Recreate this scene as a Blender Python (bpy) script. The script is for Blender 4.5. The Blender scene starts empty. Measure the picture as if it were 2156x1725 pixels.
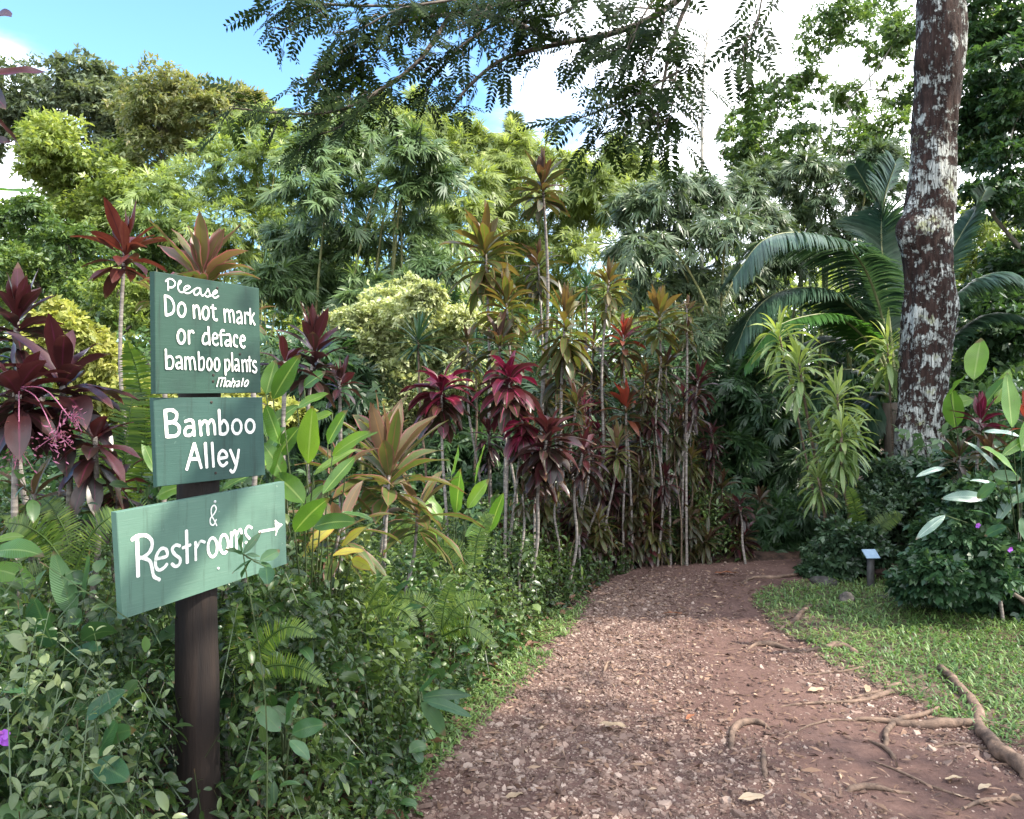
import bpy, math
import numpy as np
from mathutils import Vector

scene = bpy.context.scene
COL = scene.collection
F, CX, HY, CH = 1682.0, 1078.0, 832.0, 1.6     # focal length and horizon of the view, camera height (m)

# ------------------------------------------------------------------ camera, light, exposure
cd = bpy.data.cameras.new("camera")
cam = bpy.data.objects.new("camera", cd)
COL.objects.link(cam)
cam.location = (0, 0, CH)
cam.rotation_euler = (math.radians(90), 0, 0)
cd.sensor_width = 36.0
cd.lens = 36.0 * F / 2156.0
cd.shift_y = (832.0 - 862.5) / 2156.0
cd.clip_start = 0.05
cd.clip_end = 2000
scene.camera = cam

SUN_AZ, SUN_EL = math.radians(104), math.radians(47)
SUN = np.array([math.sin(SUN_AZ) * math.cos(SUN_EL), math.cos(SUN_AZ) * math.cos(SUN_EL), math.sin(SUN_EL)])
sd = bpy.data.lights.new("sun", 'SUN')
sd.energy = 3.7
sd.angle = math.radians(0.55)
sd.color = (1.0, 0.93, 0.80)
so = bpy.data.objects.new("sun", sd)
COL.objects.link(so)
so.rotation_euler = Vector(SUN).to_track_quat('Z', 'Y').to_euler()

world = bpy.data.worlds.new("World")
scene.world = world
world.use_nodes = True
wt = world.node_tree
wt.nodes.clear()


def N(t, kind, **kw):
    n = t.nodes.new(kind)
    for k, v in kw.items():
        if k in n.inputs:
            n.inputs[k].default_value = v
        else:
            setattr(n, k, v)
    return n


def build_world():
    L = wt.links.new
    out = N(wt, 'ShaderNodeOutputWorld')
    bg = N(wt, 'ShaderNodeBackground')
    bg.inputs['Strength'].default_value = 0.15
    sky = N(wt, 'ShaderNodeTexSky', sky_type='NISHITA', sun_disc=False, sun_elevation=SUN_EL,
            sun_rotation=SUN_AZ, air_density=1.2, dust_density=0.6, ozone_density=2.5)
    tc = N(wt, 'ShaderNodeTexCoord')
    mp = N(wt, 'ShaderNodeMapping')
    mp.inputs['Scale'].default_value = (1.0, 1.0, 2.2)
    mp.inputs['Location'].default_value = (0.35, 0.1, 0.2)
    L(tc.outputs['Generated'], mp.inputs['Vector'])
    nz = N(wt, 'ShaderNodeTexNoise', Scale=2.1, Detail=7.0, Roughness=0.56)
    L(mp.outputs['Vector'], nz.inputs['Vector'])
    # cloud bank towards the sun side and a bank low on the other side
    dp = N(wt, 'ShaderNodeVectorMath', operation='DOT_PRODUCT')
    L(tc.outputs['Generated'], dp.inputs[0])
    dp.inputs[1].default_value = Vector((0.62, 0.72, 0.30)).normalized()
    mr = N(wt, 'ShaderNodeMapRange')
    mr.inputs['From Min'].default_value = 0.76
    mr.inputs['From Max'].default_value = 1.0
    mr.inputs['To Min'].default_value = -0.05
    mr.inputs['To Max'].default_value = 0.62
    L(dp.outputs['Value'], mr.inputs['Value'])
    dq = N(wt, 'ShaderNodeVectorMath', operation='DOT_PRODUCT')
    L(tc.outputs['Generated'], dq.inputs[0])
    dq.inputs[1].default_value = Vector((-0.66, 0.75, 0.22)).normalized()
    mq = N(wt, 'ShaderNodeMapRange')
    mq.inputs['From Min'].default_value = 0.962
    mq.inputs['From Max'].default_value = 1.0
    mq.inputs['To Min'].default_value = 0.0
    mq.inputs['To Max'].default_value = 0.42
    L(dq.outputs['Value'], mq.inputs['Value'])
    ad0 = N(wt, 'ShaderNodeMath', operation='ADD')
    L(mr.outputs[0], ad0.inputs[0])
    L(mq.outputs[0], ad0.inputs[1])
    dr = N(wt, 'ShaderNodeVectorMath', operation='DOT_PRODUCT')     # unseen cloud added overhead and behind to raise the ambient light
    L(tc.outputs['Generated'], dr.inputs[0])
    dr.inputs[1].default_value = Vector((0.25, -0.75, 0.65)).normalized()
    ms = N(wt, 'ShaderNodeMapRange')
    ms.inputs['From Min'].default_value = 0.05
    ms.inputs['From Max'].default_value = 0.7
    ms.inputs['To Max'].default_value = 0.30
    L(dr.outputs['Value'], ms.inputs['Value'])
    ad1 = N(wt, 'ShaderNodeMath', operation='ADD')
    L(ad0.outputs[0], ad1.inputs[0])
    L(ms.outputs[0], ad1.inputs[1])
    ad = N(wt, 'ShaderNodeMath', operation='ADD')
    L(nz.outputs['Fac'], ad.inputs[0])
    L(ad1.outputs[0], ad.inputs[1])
    m2 = N(wt, 'ShaderNodeMapRange', interpolation_type='SMOOTHSTEP')
    m2.inputs['From Min'].default_value = 0.50
    m2.inputs['From Max'].default_value = 0.84
    L(ad.outputs[0], m2.inputs['Value'])
    mix = N(wt, 'ShaderNodeMix', data_type='RGBA')
    L(m2.outputs[0], mix.inputs['Factor'])
    tn = N(wt, 'ShaderNodeMix', data_type='RGBA', blend_type='MULTIPLY')
    tn.inputs['Factor'].default_value = 1.0
    L(sky.outputs['Color'], tn.inputs['A'])
    tn.inputs['B'].default_value = (.62, .82, .96, 1)
    L(tn.outputs['Result'], mix.inputs['A'])
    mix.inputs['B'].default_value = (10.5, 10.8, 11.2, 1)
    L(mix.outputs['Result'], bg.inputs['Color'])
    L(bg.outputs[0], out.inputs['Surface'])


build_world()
scene.view_settings.view_transform = 'Standard'
scene.view_settings.look = 'None'
scene.view_settings.exposure = 1.6
scene.view_settings.gamma = 1.0
scene.cycles.max_bounces = 8
scene.cycles.transmission_bounces = 6
scene.cycles.transparent_max_bounces = 4

# ------------------------------------------------------------------ helpers


def at(px, py, Y):
    """photo point -> world point at distance Y"""
    return np.array([(px - CX) / F * Y, Y, CH + (HY - py) / F * Y])


def gnd(px, py, z=0.0):
    Y = (CH - z) * F / (py - HY)
    return np.array([(px - CX) / F * Y, Y, z])


def nrm(v):
    return v / np.maximum(np.linalg.norm(v, axis=-1, keepdims=True), 1e-9)


def hsh(i, j, k, s):
    x = (i * 374761393 + j * 668265263 + k * 2147483647 + s * 1274126177) & 0xFFFFFFFF
    x = ((x ^ (x >> 13)) * 1274126177) & 0xFFFFFFFF
    x = x ^ (x >> 16)
    return (x & 0xFFFF) / 65535.0


def vnoise(p, s=0):
    p = np.asarray(p, float)
    i = np.floor(p).astype(np.int64)
    f = p - i
    f = f * f * (3 - 2 * f)
    r = 0
    for a in (0, 1):
        for b in (0, 1):
            for c in (0, 1):
                w = (f[..., 0] if a else 1 - f[..., 0]) * (f[..., 1] if b else 1 - f[..., 1]) * (f[..., 2] if c else 1 - f[..., 2])
                r = r + w * hsh(i[..., 0] + a, i[..., 1] + b, i[..., 2] + c, s)
    return r


def fnoise(p, s=0, o=3):
    r, a, t = 0, 1.0, 0
    p = np.asarray(p, float)
    for k in range(o):
        r = r + a * vnoise(p * 2 ** k, s + k)
        t += a
        a *= .5
    return r / t


def sstep(a, b, x):
    t = np.clip((x - a) / (b - a), 0, 1)
    return t * t * (3 - 2 * t)


class Geo:
    def __init__(s):
        s.v, s.q, s.lc, s.t, s.n = [], [], [], [], 0

    def add(s, v, q, lc=None, t=None):
        v = np.asarray(v, np.float32).reshape(-1, 3)
        s.v.append(v)
        s.q.append(np.asarray(q, np.int32).reshape(-1, 4) + s.n)
        s.lc.append(np.zeros((len(v), 2), np.float32) if lc is None else np.asarray(lc, np.float32).reshape(-1, 2))
        s.t.append(np.zeros(len(v), np.float32) if t is None else np.broadcast_to(np.asarray(t, np.float32), (len(v),)))
        s.n += len(v)

    def build(s, name, mat, parent=None, smooth=True, origin=None):
        me = bpy.data.meshes.new(name)
        v = np.concatenate(s.v)
        if origin is not None:
            v = v - np.asarray(origin, np.float32)
        q = np.concatenate(s.q)
        me.vertices.add(len(v))
        me.vertices.foreach_set('co', v.ravel())
        me.loops.add(q.size)
        me.loops.foreach_set('vertex_index', q.ravel())
        me.polygons.add(len(q))
        me.polygons.foreach_set('loop_start', np.arange(0, q.size, 4, dtype=np.int32))
        me.polygons.foreach_set('use_smooth', np.full(len(q), smooth, bool))
        a = me.attributes.new('lc', 'FLOAT2', 'POINT')
        a.data.foreach_set('vector', np.concatenate(s.lc).ravel())
        a = me.attributes.new('tint', 'FLOAT', 'POINT')
        a.data.foreach_set('value', np.concatenate(s.t))
        me.update(calc_edges=True)
        me.validate()
        me.materials.append(mat)
        o = bpy.data.objects.new(name, me)
        COL.objects.link(o)
        if parent is not None:
            o.parent = parent
        return o


def tag(o, label=None, cat=None, group=None, kind=None):
    if label:
        o['label'] = label
    if cat:
        o['category'] = cat
    if group:
        o['group'] = group
    if kind:
        o['kind'] = kind
    return o


def thing(name, label, cat, loc, group=None):
    o = bpy.data.objects.new(name, None)
    COL.objects.link(o)
    o.location = tuple(float(c) for c in loc)
    o.empty_display_size = 0.1
    return tag(o, label, cat, group)


def part(g, name, mat, root, smooth=True):
    return g.build(name, mat, root, smooth, origin=np.array(root.location))


PROF = {
    'ti': ([0, .08, .16, .3, .5, .7, .85, .95, 1], [.34, .22, .30, .74, 1, .88, .52, .2, .02]),
    'lance': ([0, .1, .3, .5, .75, .92, 1], [.12, .45, .9, 1, .66, .24, .02]),
    'strap': ([0, .1, .4, .7, .9, 1], [.6, .85, 1, .8, .4, .03]),
    'oval': ([0, .06, .2, .45, .7, .9, 1], [.08, .35, .8, 1, .82, .38, .03]),
    'bamboo': ([0, .12, .35, .7, 1], [.15, .85, 1, .6, .02]),
    'paddle': ([0, .18, .26, .4, .6, .8, .93, 1], [.10, .09, .4, .85, 1, .8, .36, .02]),
    'blade': ([0, .5, 1], [.8, .8, .03]),
    'stem': ([0, 1], [1, .7]),
}


def leaves(g, P, D, L, W, U=None, prof='lance', n=3, bend=0.6, fold=0.25, tint=0.5, wave=0.0, flat=False, rng=None, curl=None):
    P = np.atleast_2d(P).astype(float)
    K = len(P)
    D = nrm(np.broadcast_to(np.asarray(D, float), (K, 3)))
    L = np.broadcast_to(np.asarray(L, float), (K,))
    W = np.broadcast_to(np.asarray(W, float), (K,))
    bend = np.broadcast_to(np.asarray(bend, float), (K,))
    tint = np.broadcast_to(np.asarray(tint, float), (K,))
    t = np.linspace(0, 1, n + 1)
    if U is None:
        U = np.array([0, 0, 1.0])
    U = np.broadcast_to(np.asarray(U, float), (K, 3)).copy()
    par = np.abs((U * D).sum(1)) > .97
    U[par] += np.array([.6, .35, 0])
    G = np.array([0, 0, -1.0]) if curl is None else curl[:, None, :]
    Dt = nrm(D[:, None, :] + G * bend[:, None, None] * t[None, :, None])
    mid = (Dt[:, 1:] + Dt[:, :-1]) * .5
    pos = np.concatenate([np.zeros((K, 1, 3)), np.cumsum(mid, 1)], 1) * (L / n)[:, None, None] + P[:, None, :]
    side = nrm(np.cross(Dt, U[:, None, :]))
    up = np.cross(side, Dt)
    w = np.interp(t, *PROF[prof])[None, :] * W[:, None] * .5
    fo = fold
    lift = fo * w
    if wave > 0 and rng is not None:
        ph = rng.random((K, 1)) * 6.28
        wa = wave * W[:, None] * np.sin(t[None, :] * 11 + ph)
        wb = wave * W[:, None] * np.sin(t[None, :] * 13 + ph * 1.7)
    else:
        wa = wb = 0
    lo = pos - side * w[..., None] + up * (lift + wa)[..., None]
    hi = pos + side * w[..., None] + up * (lift + wb)[..., None]
    nn = n + 1
    base = np.arange(K)[:, None]
    if flat:
        V = np.stack([lo, hi], 2)                      # K,n+1,2,3
        i = np.arange(n)[None, :]
        a = base * nn * 2 + i * 2
        Q = np.stack([a, a + 1, a + 3, a + 2], -1)
        X = np.array([-1, 1.0])
        m = 2
    else:
        V = np.stack([lo, pos, hi], 2)
        i = np.arange(n)[None, :]
        a = base * nn * 3 + i * 3
        Q = np.concatenate([np.stack([a, a + 1, a + 4, a + 3], -1), np.stack([a + 1, a + 2, a + 5, a + 4], -1)], 1)
        X = np.array([-1, 0, 1.0])
        m = 3
    lc = np.stack(np.broadcast_arrays(X[None, None, :], t[None, :, None]), -1)
    lc = np.broadcast_to(lc, (K, nn, m, 2))
    tt = np.broadcast_to(tint[:, None, None], (K, nn, m))
    g.add(V, Q, lc, tt.reshape(-1))


def smooth_path(pts, n):
    pts = np.asarray(pts, float)
    if len(pts) == 2:
        return pts[0] + (pts[1] - pts[0]) * np.linspace(0, 1, n)[:, None]
    P = np.vstack([2 * pts[0] - pts[1], pts, 2 * pts[-1] - pts[-2]])
    m = len(pts) - 1
    s = np.linspace(0, m, n)
    i = np.minimum(s.astype(int), m - 1)
    f = (s - i)[:, None]
    a, b, c, d = P[i], P[i + 1], P[i + 2], P[i + 3]
    return .5 * (2 * b + (c - a) * f + (2 * a - 5 * b + 4 * c - d) * f ** 2 + (3 * b - a - 3 * c + d) * f ** 3)


def tube(g, pts, rad, ns=6, tint=.5, bump=0.0, seed=0, cap=True, flatz=1.0):
    pts = np.asarray(pts, float)
    n = len(pts)
    rad = np.broadcast_to(np.asarray(rad, float), (n,))
    T = nrm(np.gradient(pts, axis=0))
    ref = np.array([0, 0, 1.0]) if abs(T[:, 2]).mean() < .7 else np.array([1.0, 0, 0])
    A = nrm(np.cross(T, ref))
    B = np.cross(A, T)
    th = np.linspace(0, 2 * np.pi, ns, endpoint=False)
    R = rad[:, None] * np.ones(ns)[None]
    ring = A[:, None] * np.cos(th)[None, :, None] + B[:, None] * np.sin(th)[None, :, None] * flatz
    V = pts[:, None] + ring * R[..., None]
    if bump:
        V = pts[:, None] + ring * (R * (1 + bump * (2 * fnoise(V * (0.35 / rad.mean()), seed) - 1)))[..., None]
    i = np.arange(n - 1)[:, None]
    j = np.arange(ns)[None]
    k = (j + 1) % ns
    Q = np.stack([i * ns + j, i * ns + k, (i + 1) * ns + k, (i + 1) * ns + j], -1).reshape(-1, 4)
    lc = np.stack(np.broadcast_arrays((j / ns), np.linspace(0, 1, n)[:, None]), -1)
    if cap:
        e = (n - 1) * ns
        c = []
        for a in range(1, ns - 1, 2):
            b3 = min(a + 2, ns - 1)
            c.append((e, e + a, e + a + 1, e + b3) if a + 2 <= ns - 1 else (e, e + a, e + a + 1, e + a + 1))
        c = [x for x in c if len(set(x)) == 4]
        if c:
            Q = np.vstack([Q, np.array(c)])
    g.add(V, Q, lc, tint)


def sph(rng, K):
    return nrm(rng.normal(size=(K, 3)))


# ------------------------------------------------------------------ materials
MATS = {}


def newmat(name):
    m = bpy.data.materials.new(name)
    m.use_nodes = True
    t = m.node_tree
    t.nodes.clear()
    return m, t


def c4(c):
    return (c[0], c[1], c[2], 1.0)


def leaf_mat(name, c1, c2, c3=None, rib=None, edge=None, rough=.42, trans=.38, tcol=1.5, veins=0.0, stripe=None, ribw=.07, spec=.5, warm=1.0):
    """c1..c2(..c3) by the leaf's own tint, optional midrib and margin colours; glossy upper skin + light through the blade"""
    if name in MATS:
        return MATS[name]
    m, t = newmat(name)
    Lk = t.links.new
    out = N(t, 'ShaderNodeOutputMaterial')
    at_ = N(t, 'ShaderNodeAttribute', attribute_name='tint')
    ramp = N(t, 'ShaderNodeValToRGB')
    e = ramp.color_ramp.elements
    e[0].position, e[0].color = 0.0, c4(c1)
    e[1].position, e[1].color = 1.0, c4(c3 if c3 else c2)
    if c3:
        x = e.new(.5)
        x.color = c4(c2)
    Lk(at_.outputs['Fac'], ramp.inputs['Fac'])
    col = ramp.outputs['Color']
    al = N(t, 'ShaderNodeAttribute', attribute_name='lc')
    sx = N(t, 'ShaderNodeSeparateXYZ')
    Lk(al.outputs['Vector'], sx.inputs[0])
    ab = N(t, 'ShaderNodeMath', operation='ABSOLUTE')
    Lk(sx.outputs['X'], ab.inputs[0])

    def mixc(fac, colr):
        nonlocal col
        mx = N(t, 'ShaderNodeMix', data_type='RGBA')
        Lk(fac, mx.inputs['Factor'])
        Lk(col, mx.inputs['A'])
        mx.inputs['B'].default_value = c4(colr)
        col = mx.outputs['Result']
    tc = N(t, 'ShaderNodeTexCoord')
    nz = N(t, 'ShaderNodeTexNoise', Scale=9.0, Detail=3.0)
    Lk(tc.outputs['Object'], nz.inputs['Vector'])
    if stripe:
        mp = N(t, 'ShaderNodeMapping')
        mp.inputs['Scale'].default_value = (5.0, 1.1, 1)
        Lk(al.outputs['Vector'], mp.inputs['Vector'])
        ad = N(t, 'ShaderNodeVectorMath', operation='ADD')
        Lk(mp.outputs['Vector'], ad.inputs[0])
        Lk(tc.outputs['Object'], ad.inputs[1])
        n2 = N(t, 'ShaderNodeTexNoise', Scale=1.6, Detail=2.0)
        Lk(ad.outputs[0], n2.inputs['Vector'])
        r2 = N(t, 'ShaderNodeMapRange', interpolation_type='SMOOTHSTEP')
        r2.inputs['From Min'].default_value = .5
        r2.inputs['From Max'].default_value = .66
        Lk(n2.outputs['Fac'], r2.inputs['Value'])
        mixc(r2.outputs[0], stripe)
    if edge:
        r = N(t, 'ShaderNodeMapRange', interpolation_type='SMOOTHSTEP')
        r.inputs['From Min'].default_value = .7
        r.inputs['From Max'].default_value = .97
        Lk(ab.outputs[0], r.inputs['Value'])
        mixc(r.outputs[0], edge)
    if rib:
        r = N(t, 'ShaderNodeMapRange')
        r.inputs['From Min'].default_value = ribw * 1.5
        r.inputs['From Max'].default_value = ribw * .6
        Lk(ab.outputs[0], r.inputs['Value'])
        mixc(r.outputs[0], rib)
    if rib:     # dry brown tips and spots
        ty = N(t, 'ShaderNodeMath', operation='MULTIPLY_ADD')
        Lk(nz.outputs['Fac'], ty.inputs[0])
        ty.inputs[1].default_value = .55
        Lk(sx.outputs['Y'], ty.inputs[2])
        r = N(t, 'ShaderNodeMapRange', interpolation_type='SMOOTHSTEP')
        r.inputs['From Min'].default_value = 1.17
        r.inputs['From Max'].default_value = 1.27
        r.inputs['To Max'].default_value = .8
        Lk(ty.outputs[0], r.inputs['Value'])
        mixc(r.outputs[0], (.11, .060, .030))
        n4 = N(t, 'ShaderNodeTexNoise', Scale=70.0, Detail=2.0)
        Lk(tc.outputs['Object'], n4.inputs['Vector'])
        r = N(t, 'ShaderNodeMapRange', interpolation_type='SMOOTHSTEP')
        r.inputs['From Min'].default_value = .70
        r.inputs['From Max'].default_value = .76
        r.inputs['To Max'].default_value = .7
        Lk(n4.outputs['Fac'], r.inputs['Value'])
        mixc(r.outputs[0], (.10, .06, .03))
    hv = N(t, 'ShaderNodeHueSaturation')
    mr = N(t, 'ShaderNodeMapRange')
    mr.inputs['To Min'].default_value = .7
    mr.inputs['To Max'].default_value = 1.3
    Lk(nz.outputs['Fac'], mr.inputs['Value'])
    Lk(mr.outputs[0], hv.inputs['Value'])
    Lk(col, hv.inputs['Color'])
    col = hv.outputs['Color']
    p = N(t, 'ShaderNodeBsdfPrincipled', Roughness=rough)
    p.inputs['Specular IOR Level'].default_value = spec
    Lk(col, p.inputs['Base Color'])
    tr = N(t, 'ShaderNodeBsdfTranslucent')
    g2 = N(t, 'ShaderNodeMix', data_type='RGBA', blend_type='MULTIPLY')
    g2.inputs['Factor'].default_value = 1.0
    Lk(col, g2.inputs['A'])
    g2.inputs['B'].default_value = (tcol * (1 + .12 * warm), tcol * (1 + .12 * warm), tcol * (1 - .45 * warm), 1)
    Lk(g2.outputs['Result'], tr.inputs['Color'])
    if veins:
        mv = N(t, 'ShaderNodeMath', operation='MULTIPLY_ADD')
        Lk(ab.outputs[0], mv.inputs[0])
        mv.inputs[1].default_value = -.16
        Lk(sx.outputs['Y'], mv.inputs[2])
        ms = N(t, 'ShaderNodeMath', operation='MULTIPLY')
        Lk(mv.outputs[0], ms.inputs[0])
        ms.inputs[1].default_value = 150.0
        si = N(t, 'ShaderNodeMath', operation='SINE')
        Lk(ms.outputs[0], si.inputs[0])
        bp = N(t, 'ShaderNodeBump', Strength=veins, Distance=.002)
        Lk(si.outputs[0], bp.inputs['Height'])
        Lk(bp.outputs[0], p.inputs['Normal'])
    mx = N(t, 'ShaderNodeMixShader')
    mx.inputs['Fac'].default_value = trans
    Lk(p.outputs[0], mx.inputs[1])
    Lk(tr.outputs[0], mx.inputs[2])
    Lk(mx.outputs[0], out.inputs['Surface'])
    MATS[name] = m
    return m


def rough_mat(name, c1, c2, scale=6.0, rough=.85, bump=.5, stretch=(1, 1, 1), c3=None, dist=.01, detail=6.0, tintmix=0.0, lo=.35, hi=.65):
    if name in MATS:
        return MATS[name]
    m, t = newmat(name)
    Lk = t.links.new
    out = N(t, 'ShaderNodeOutputMaterial')
    tc = N(t, 'ShaderNodeTexCoord')
    mp = N(t, 'ShaderNodeMapping')
    mp.inputs['Scale'].default_value = stretch
    Lk(tc.outputs['Object'], mp.inputs['Vector'])
    nz = N(t, 'ShaderNodeTexNoise', Scale=scale, Detail=detail, Roughness=.62)
    Lk(mp.outputs['Vector'], nz.inputs['Vector'])
    ramp = N(t, 'ShaderNodeValToRGB')
    e = ramp.color_ramp.elements
    e[0].position, e[0].color = lo, c4(c1)
    e[1].position, e[1].color = hi, c4(c2)
    if c3:
        x = e.new(min(hi + .12, 1.0))
        x.color = c4(c3)
    fac = nz.outputs['Fac']
    if tintmix:
        a = N(t, 'ShaderNodeAttribute', attribute_name='tint')
        mm = N(t, 'ShaderNodeMix')
        mm.inputs['Factor'].default_value = tintmix
        Lk(fac, mm.inputs['A'])
        Lk(a.outputs['Fac'], mm.inputs['B'])
        fac = mm.outputs['Result']
    Lk(fac, ramp.inputs['Fac'])
    p = N(t, 'ShaderNodeBsdfPrincipled', Roughness=rough)
    p.inputs['Specular IOR Level'].default_value = .3
    Lk(ramp.outputs['Color'], p.inputs['Base Color'])
    bp = N(t, 'ShaderNodeBump', Strength=bump, Distance=dist)
    Lk(nz.outputs['Fac'], bp.inputs['Height'])
    Lk(bp.outputs[0], p.inputs['Normal'])
    Lk(p.outputs[0], out.inputs['Surface'])
    MATS[name] = m
    return m


def lichen_bark():
    m, t = newmat('lichen_bark')
    Lk = t.links.new
    out = N(t, 'ShaderNodeOutputMaterial')
    tc = N(t, 'ShaderNodeTexCoord')

    def noise(sc, detail, st, rough=.6, loc=(0, 0, 0)):
        mp = N(t, 'ShaderNodeMapping')
        mp.inputs['Scale'].default_value = st
        mp.inputs['Location'].default_value = loc
        Lk(tc.outputs['Object'], mp.inputs['Vector'])
        n = N(t, 'ShaderNodeTexNoise', Scale=sc, Detail=detail, Roughness=rough)
        Lk(mp.outputs['Vector'], n.inputs['Vector'])
        return n.outputs['Fac']

    def ramp(fac, stops):
        r = N(t, 'ShaderNodeValToRGB')
        e = r.color_ramp.elements
        e[0].position, e[0].color = stops[0][0], c4(stops[0][1])
        e[1].position, e[1].color = stops[-1][0], c4(stops[-1][1])
        for p_, c_ in stops[1:-1]:
            x = e.new(p_)
            x.color = c4(c_)
        Lk(fac, r.inputs['Fac'])
        return r.outputs['Color']

    def mth(op, a, b):
        n = N(t, 'ShaderNodeMath', operation=op)
        for k, v in ((0, a), (1, b)):
            if isinstance(v, (int, float)):
                n.inputs[k].default_value = v
            else:
                Lk(v, n.inputs[k])
        return n.outputs[0]
    fibre = mth('ADD', mth('MULTIPLY', noise(22, 7, (1, 1, .10), .72), .72), mth('MULTIPLY', noise(30, 6, (1, 1, .55), .7, (4, 4, 4)), .28))
    brown = ramp(fibre, [(.34, (.009, .006, .0055)), (.5, (.031, .017, .014)), (.64, (.076, .047, .039)), (.78, (.18, .14, .12))])
    big = noise(5.2, 8, (1, 1, 1.25), .74)
    big2 = noise(1.05, 3, (1, 1, 1.0), .5, (3, 1, 7))
    fine = noise(30, 4, (1, 1, .35))
    msk = mth('ADD', mth('ADD', big, mth('MULTIPLY', mth('SUBTRACT', big2, .5), .50)), mth('MULTIPLY', mth('SUBTRACT', fine, .5), .55))
    patch = N(t, 'ShaderNodeMapRange')
    patch.inputs['From Min'].default_value = .492
    patch.inputs['From Max'].default_value = .545
    Lk(msk, patch.inputs['Value'])
    # vertical cracks through the pale crust
    mpv = N(t, 'ShaderNodeMapping')
    mpv.inputs['Scale'].default_value = (1, 1, .085)
    Lk(tc.outputs['Object'], mpv.inputs['Vector'])
    vo = N(t, 'ShaderNodeTexVoronoi', feature='DISTANCE_TO_EDGE', Scale=34.0)
    Lk(mpv.outputs['Vector'], vo.inputs['Vector'])
    ck = N(t, 'ShaderNodeMapRange')
    ck.inputs['From Min'].default_value = .0
    ck.inputs['From Max'].default_value = .05
    Lk(vo.outputs['Distance'], ck.inputs['Value'])
    fac = mth('MULTIPLY', patch.outputs[0], ck.outputs[0])
    pale = ramp(noise(14, 4, (1, 1, .5), .6, (2, 2, 2)), [(.35, (.26, .27, .25)), (.55, (.46, .47, .44)), (.7, (.62, .62, .58))])
    moss = noise(4.5, 4, (1, 1, 1), .6, (9, 4, 1))
    mm = N(t, 'ShaderNodeMapRange')
    mm.inputs['From Min'].default_value = .60
    mm.inputs['From Max'].default_value = .68
    Lk(moss, mm.inputs['Value'])
    mxm = N(t, 'ShaderNodeMix', data_type='RGBA')
    Lk(mm.outputs[0], mxm.inputs['Factor'])
    Lk(pale, mxm.inputs['A'])
    mxm.inputs['B'].default_value = (.26, .27, .15, 1)
    mx = N(t, 'ShaderNodeMix', data_type='RGBA')
    Lk(fac, mx.inputs['Factor'])
    Lk(brown, mx.inputs['A'])
    Lk(mxm.outputs['Result'], mx.inputs['B'])
    p = N(t, 'ShaderNodeBsdfPrincipled', Roughness=.9)
    p.inputs['Specular IOR Level'].default_value = .2
    Lk(mx.outputs['Result'], p.inputs['Base Color'])
    h = mth('ADD', mth('MULTIPLY', fibre, .8), mth('MULTIPLY', fac, .5))
    bp = N(t, 'ShaderNodeBump', Strength=1.0, Distance=.07)
    Lk(h, bp.inputs['Height'])
    Lk(bp.outputs[0], p.inputs['Normal'])
    Lk(p.outputs[0], out.inputs['Surface'])
    return m


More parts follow.
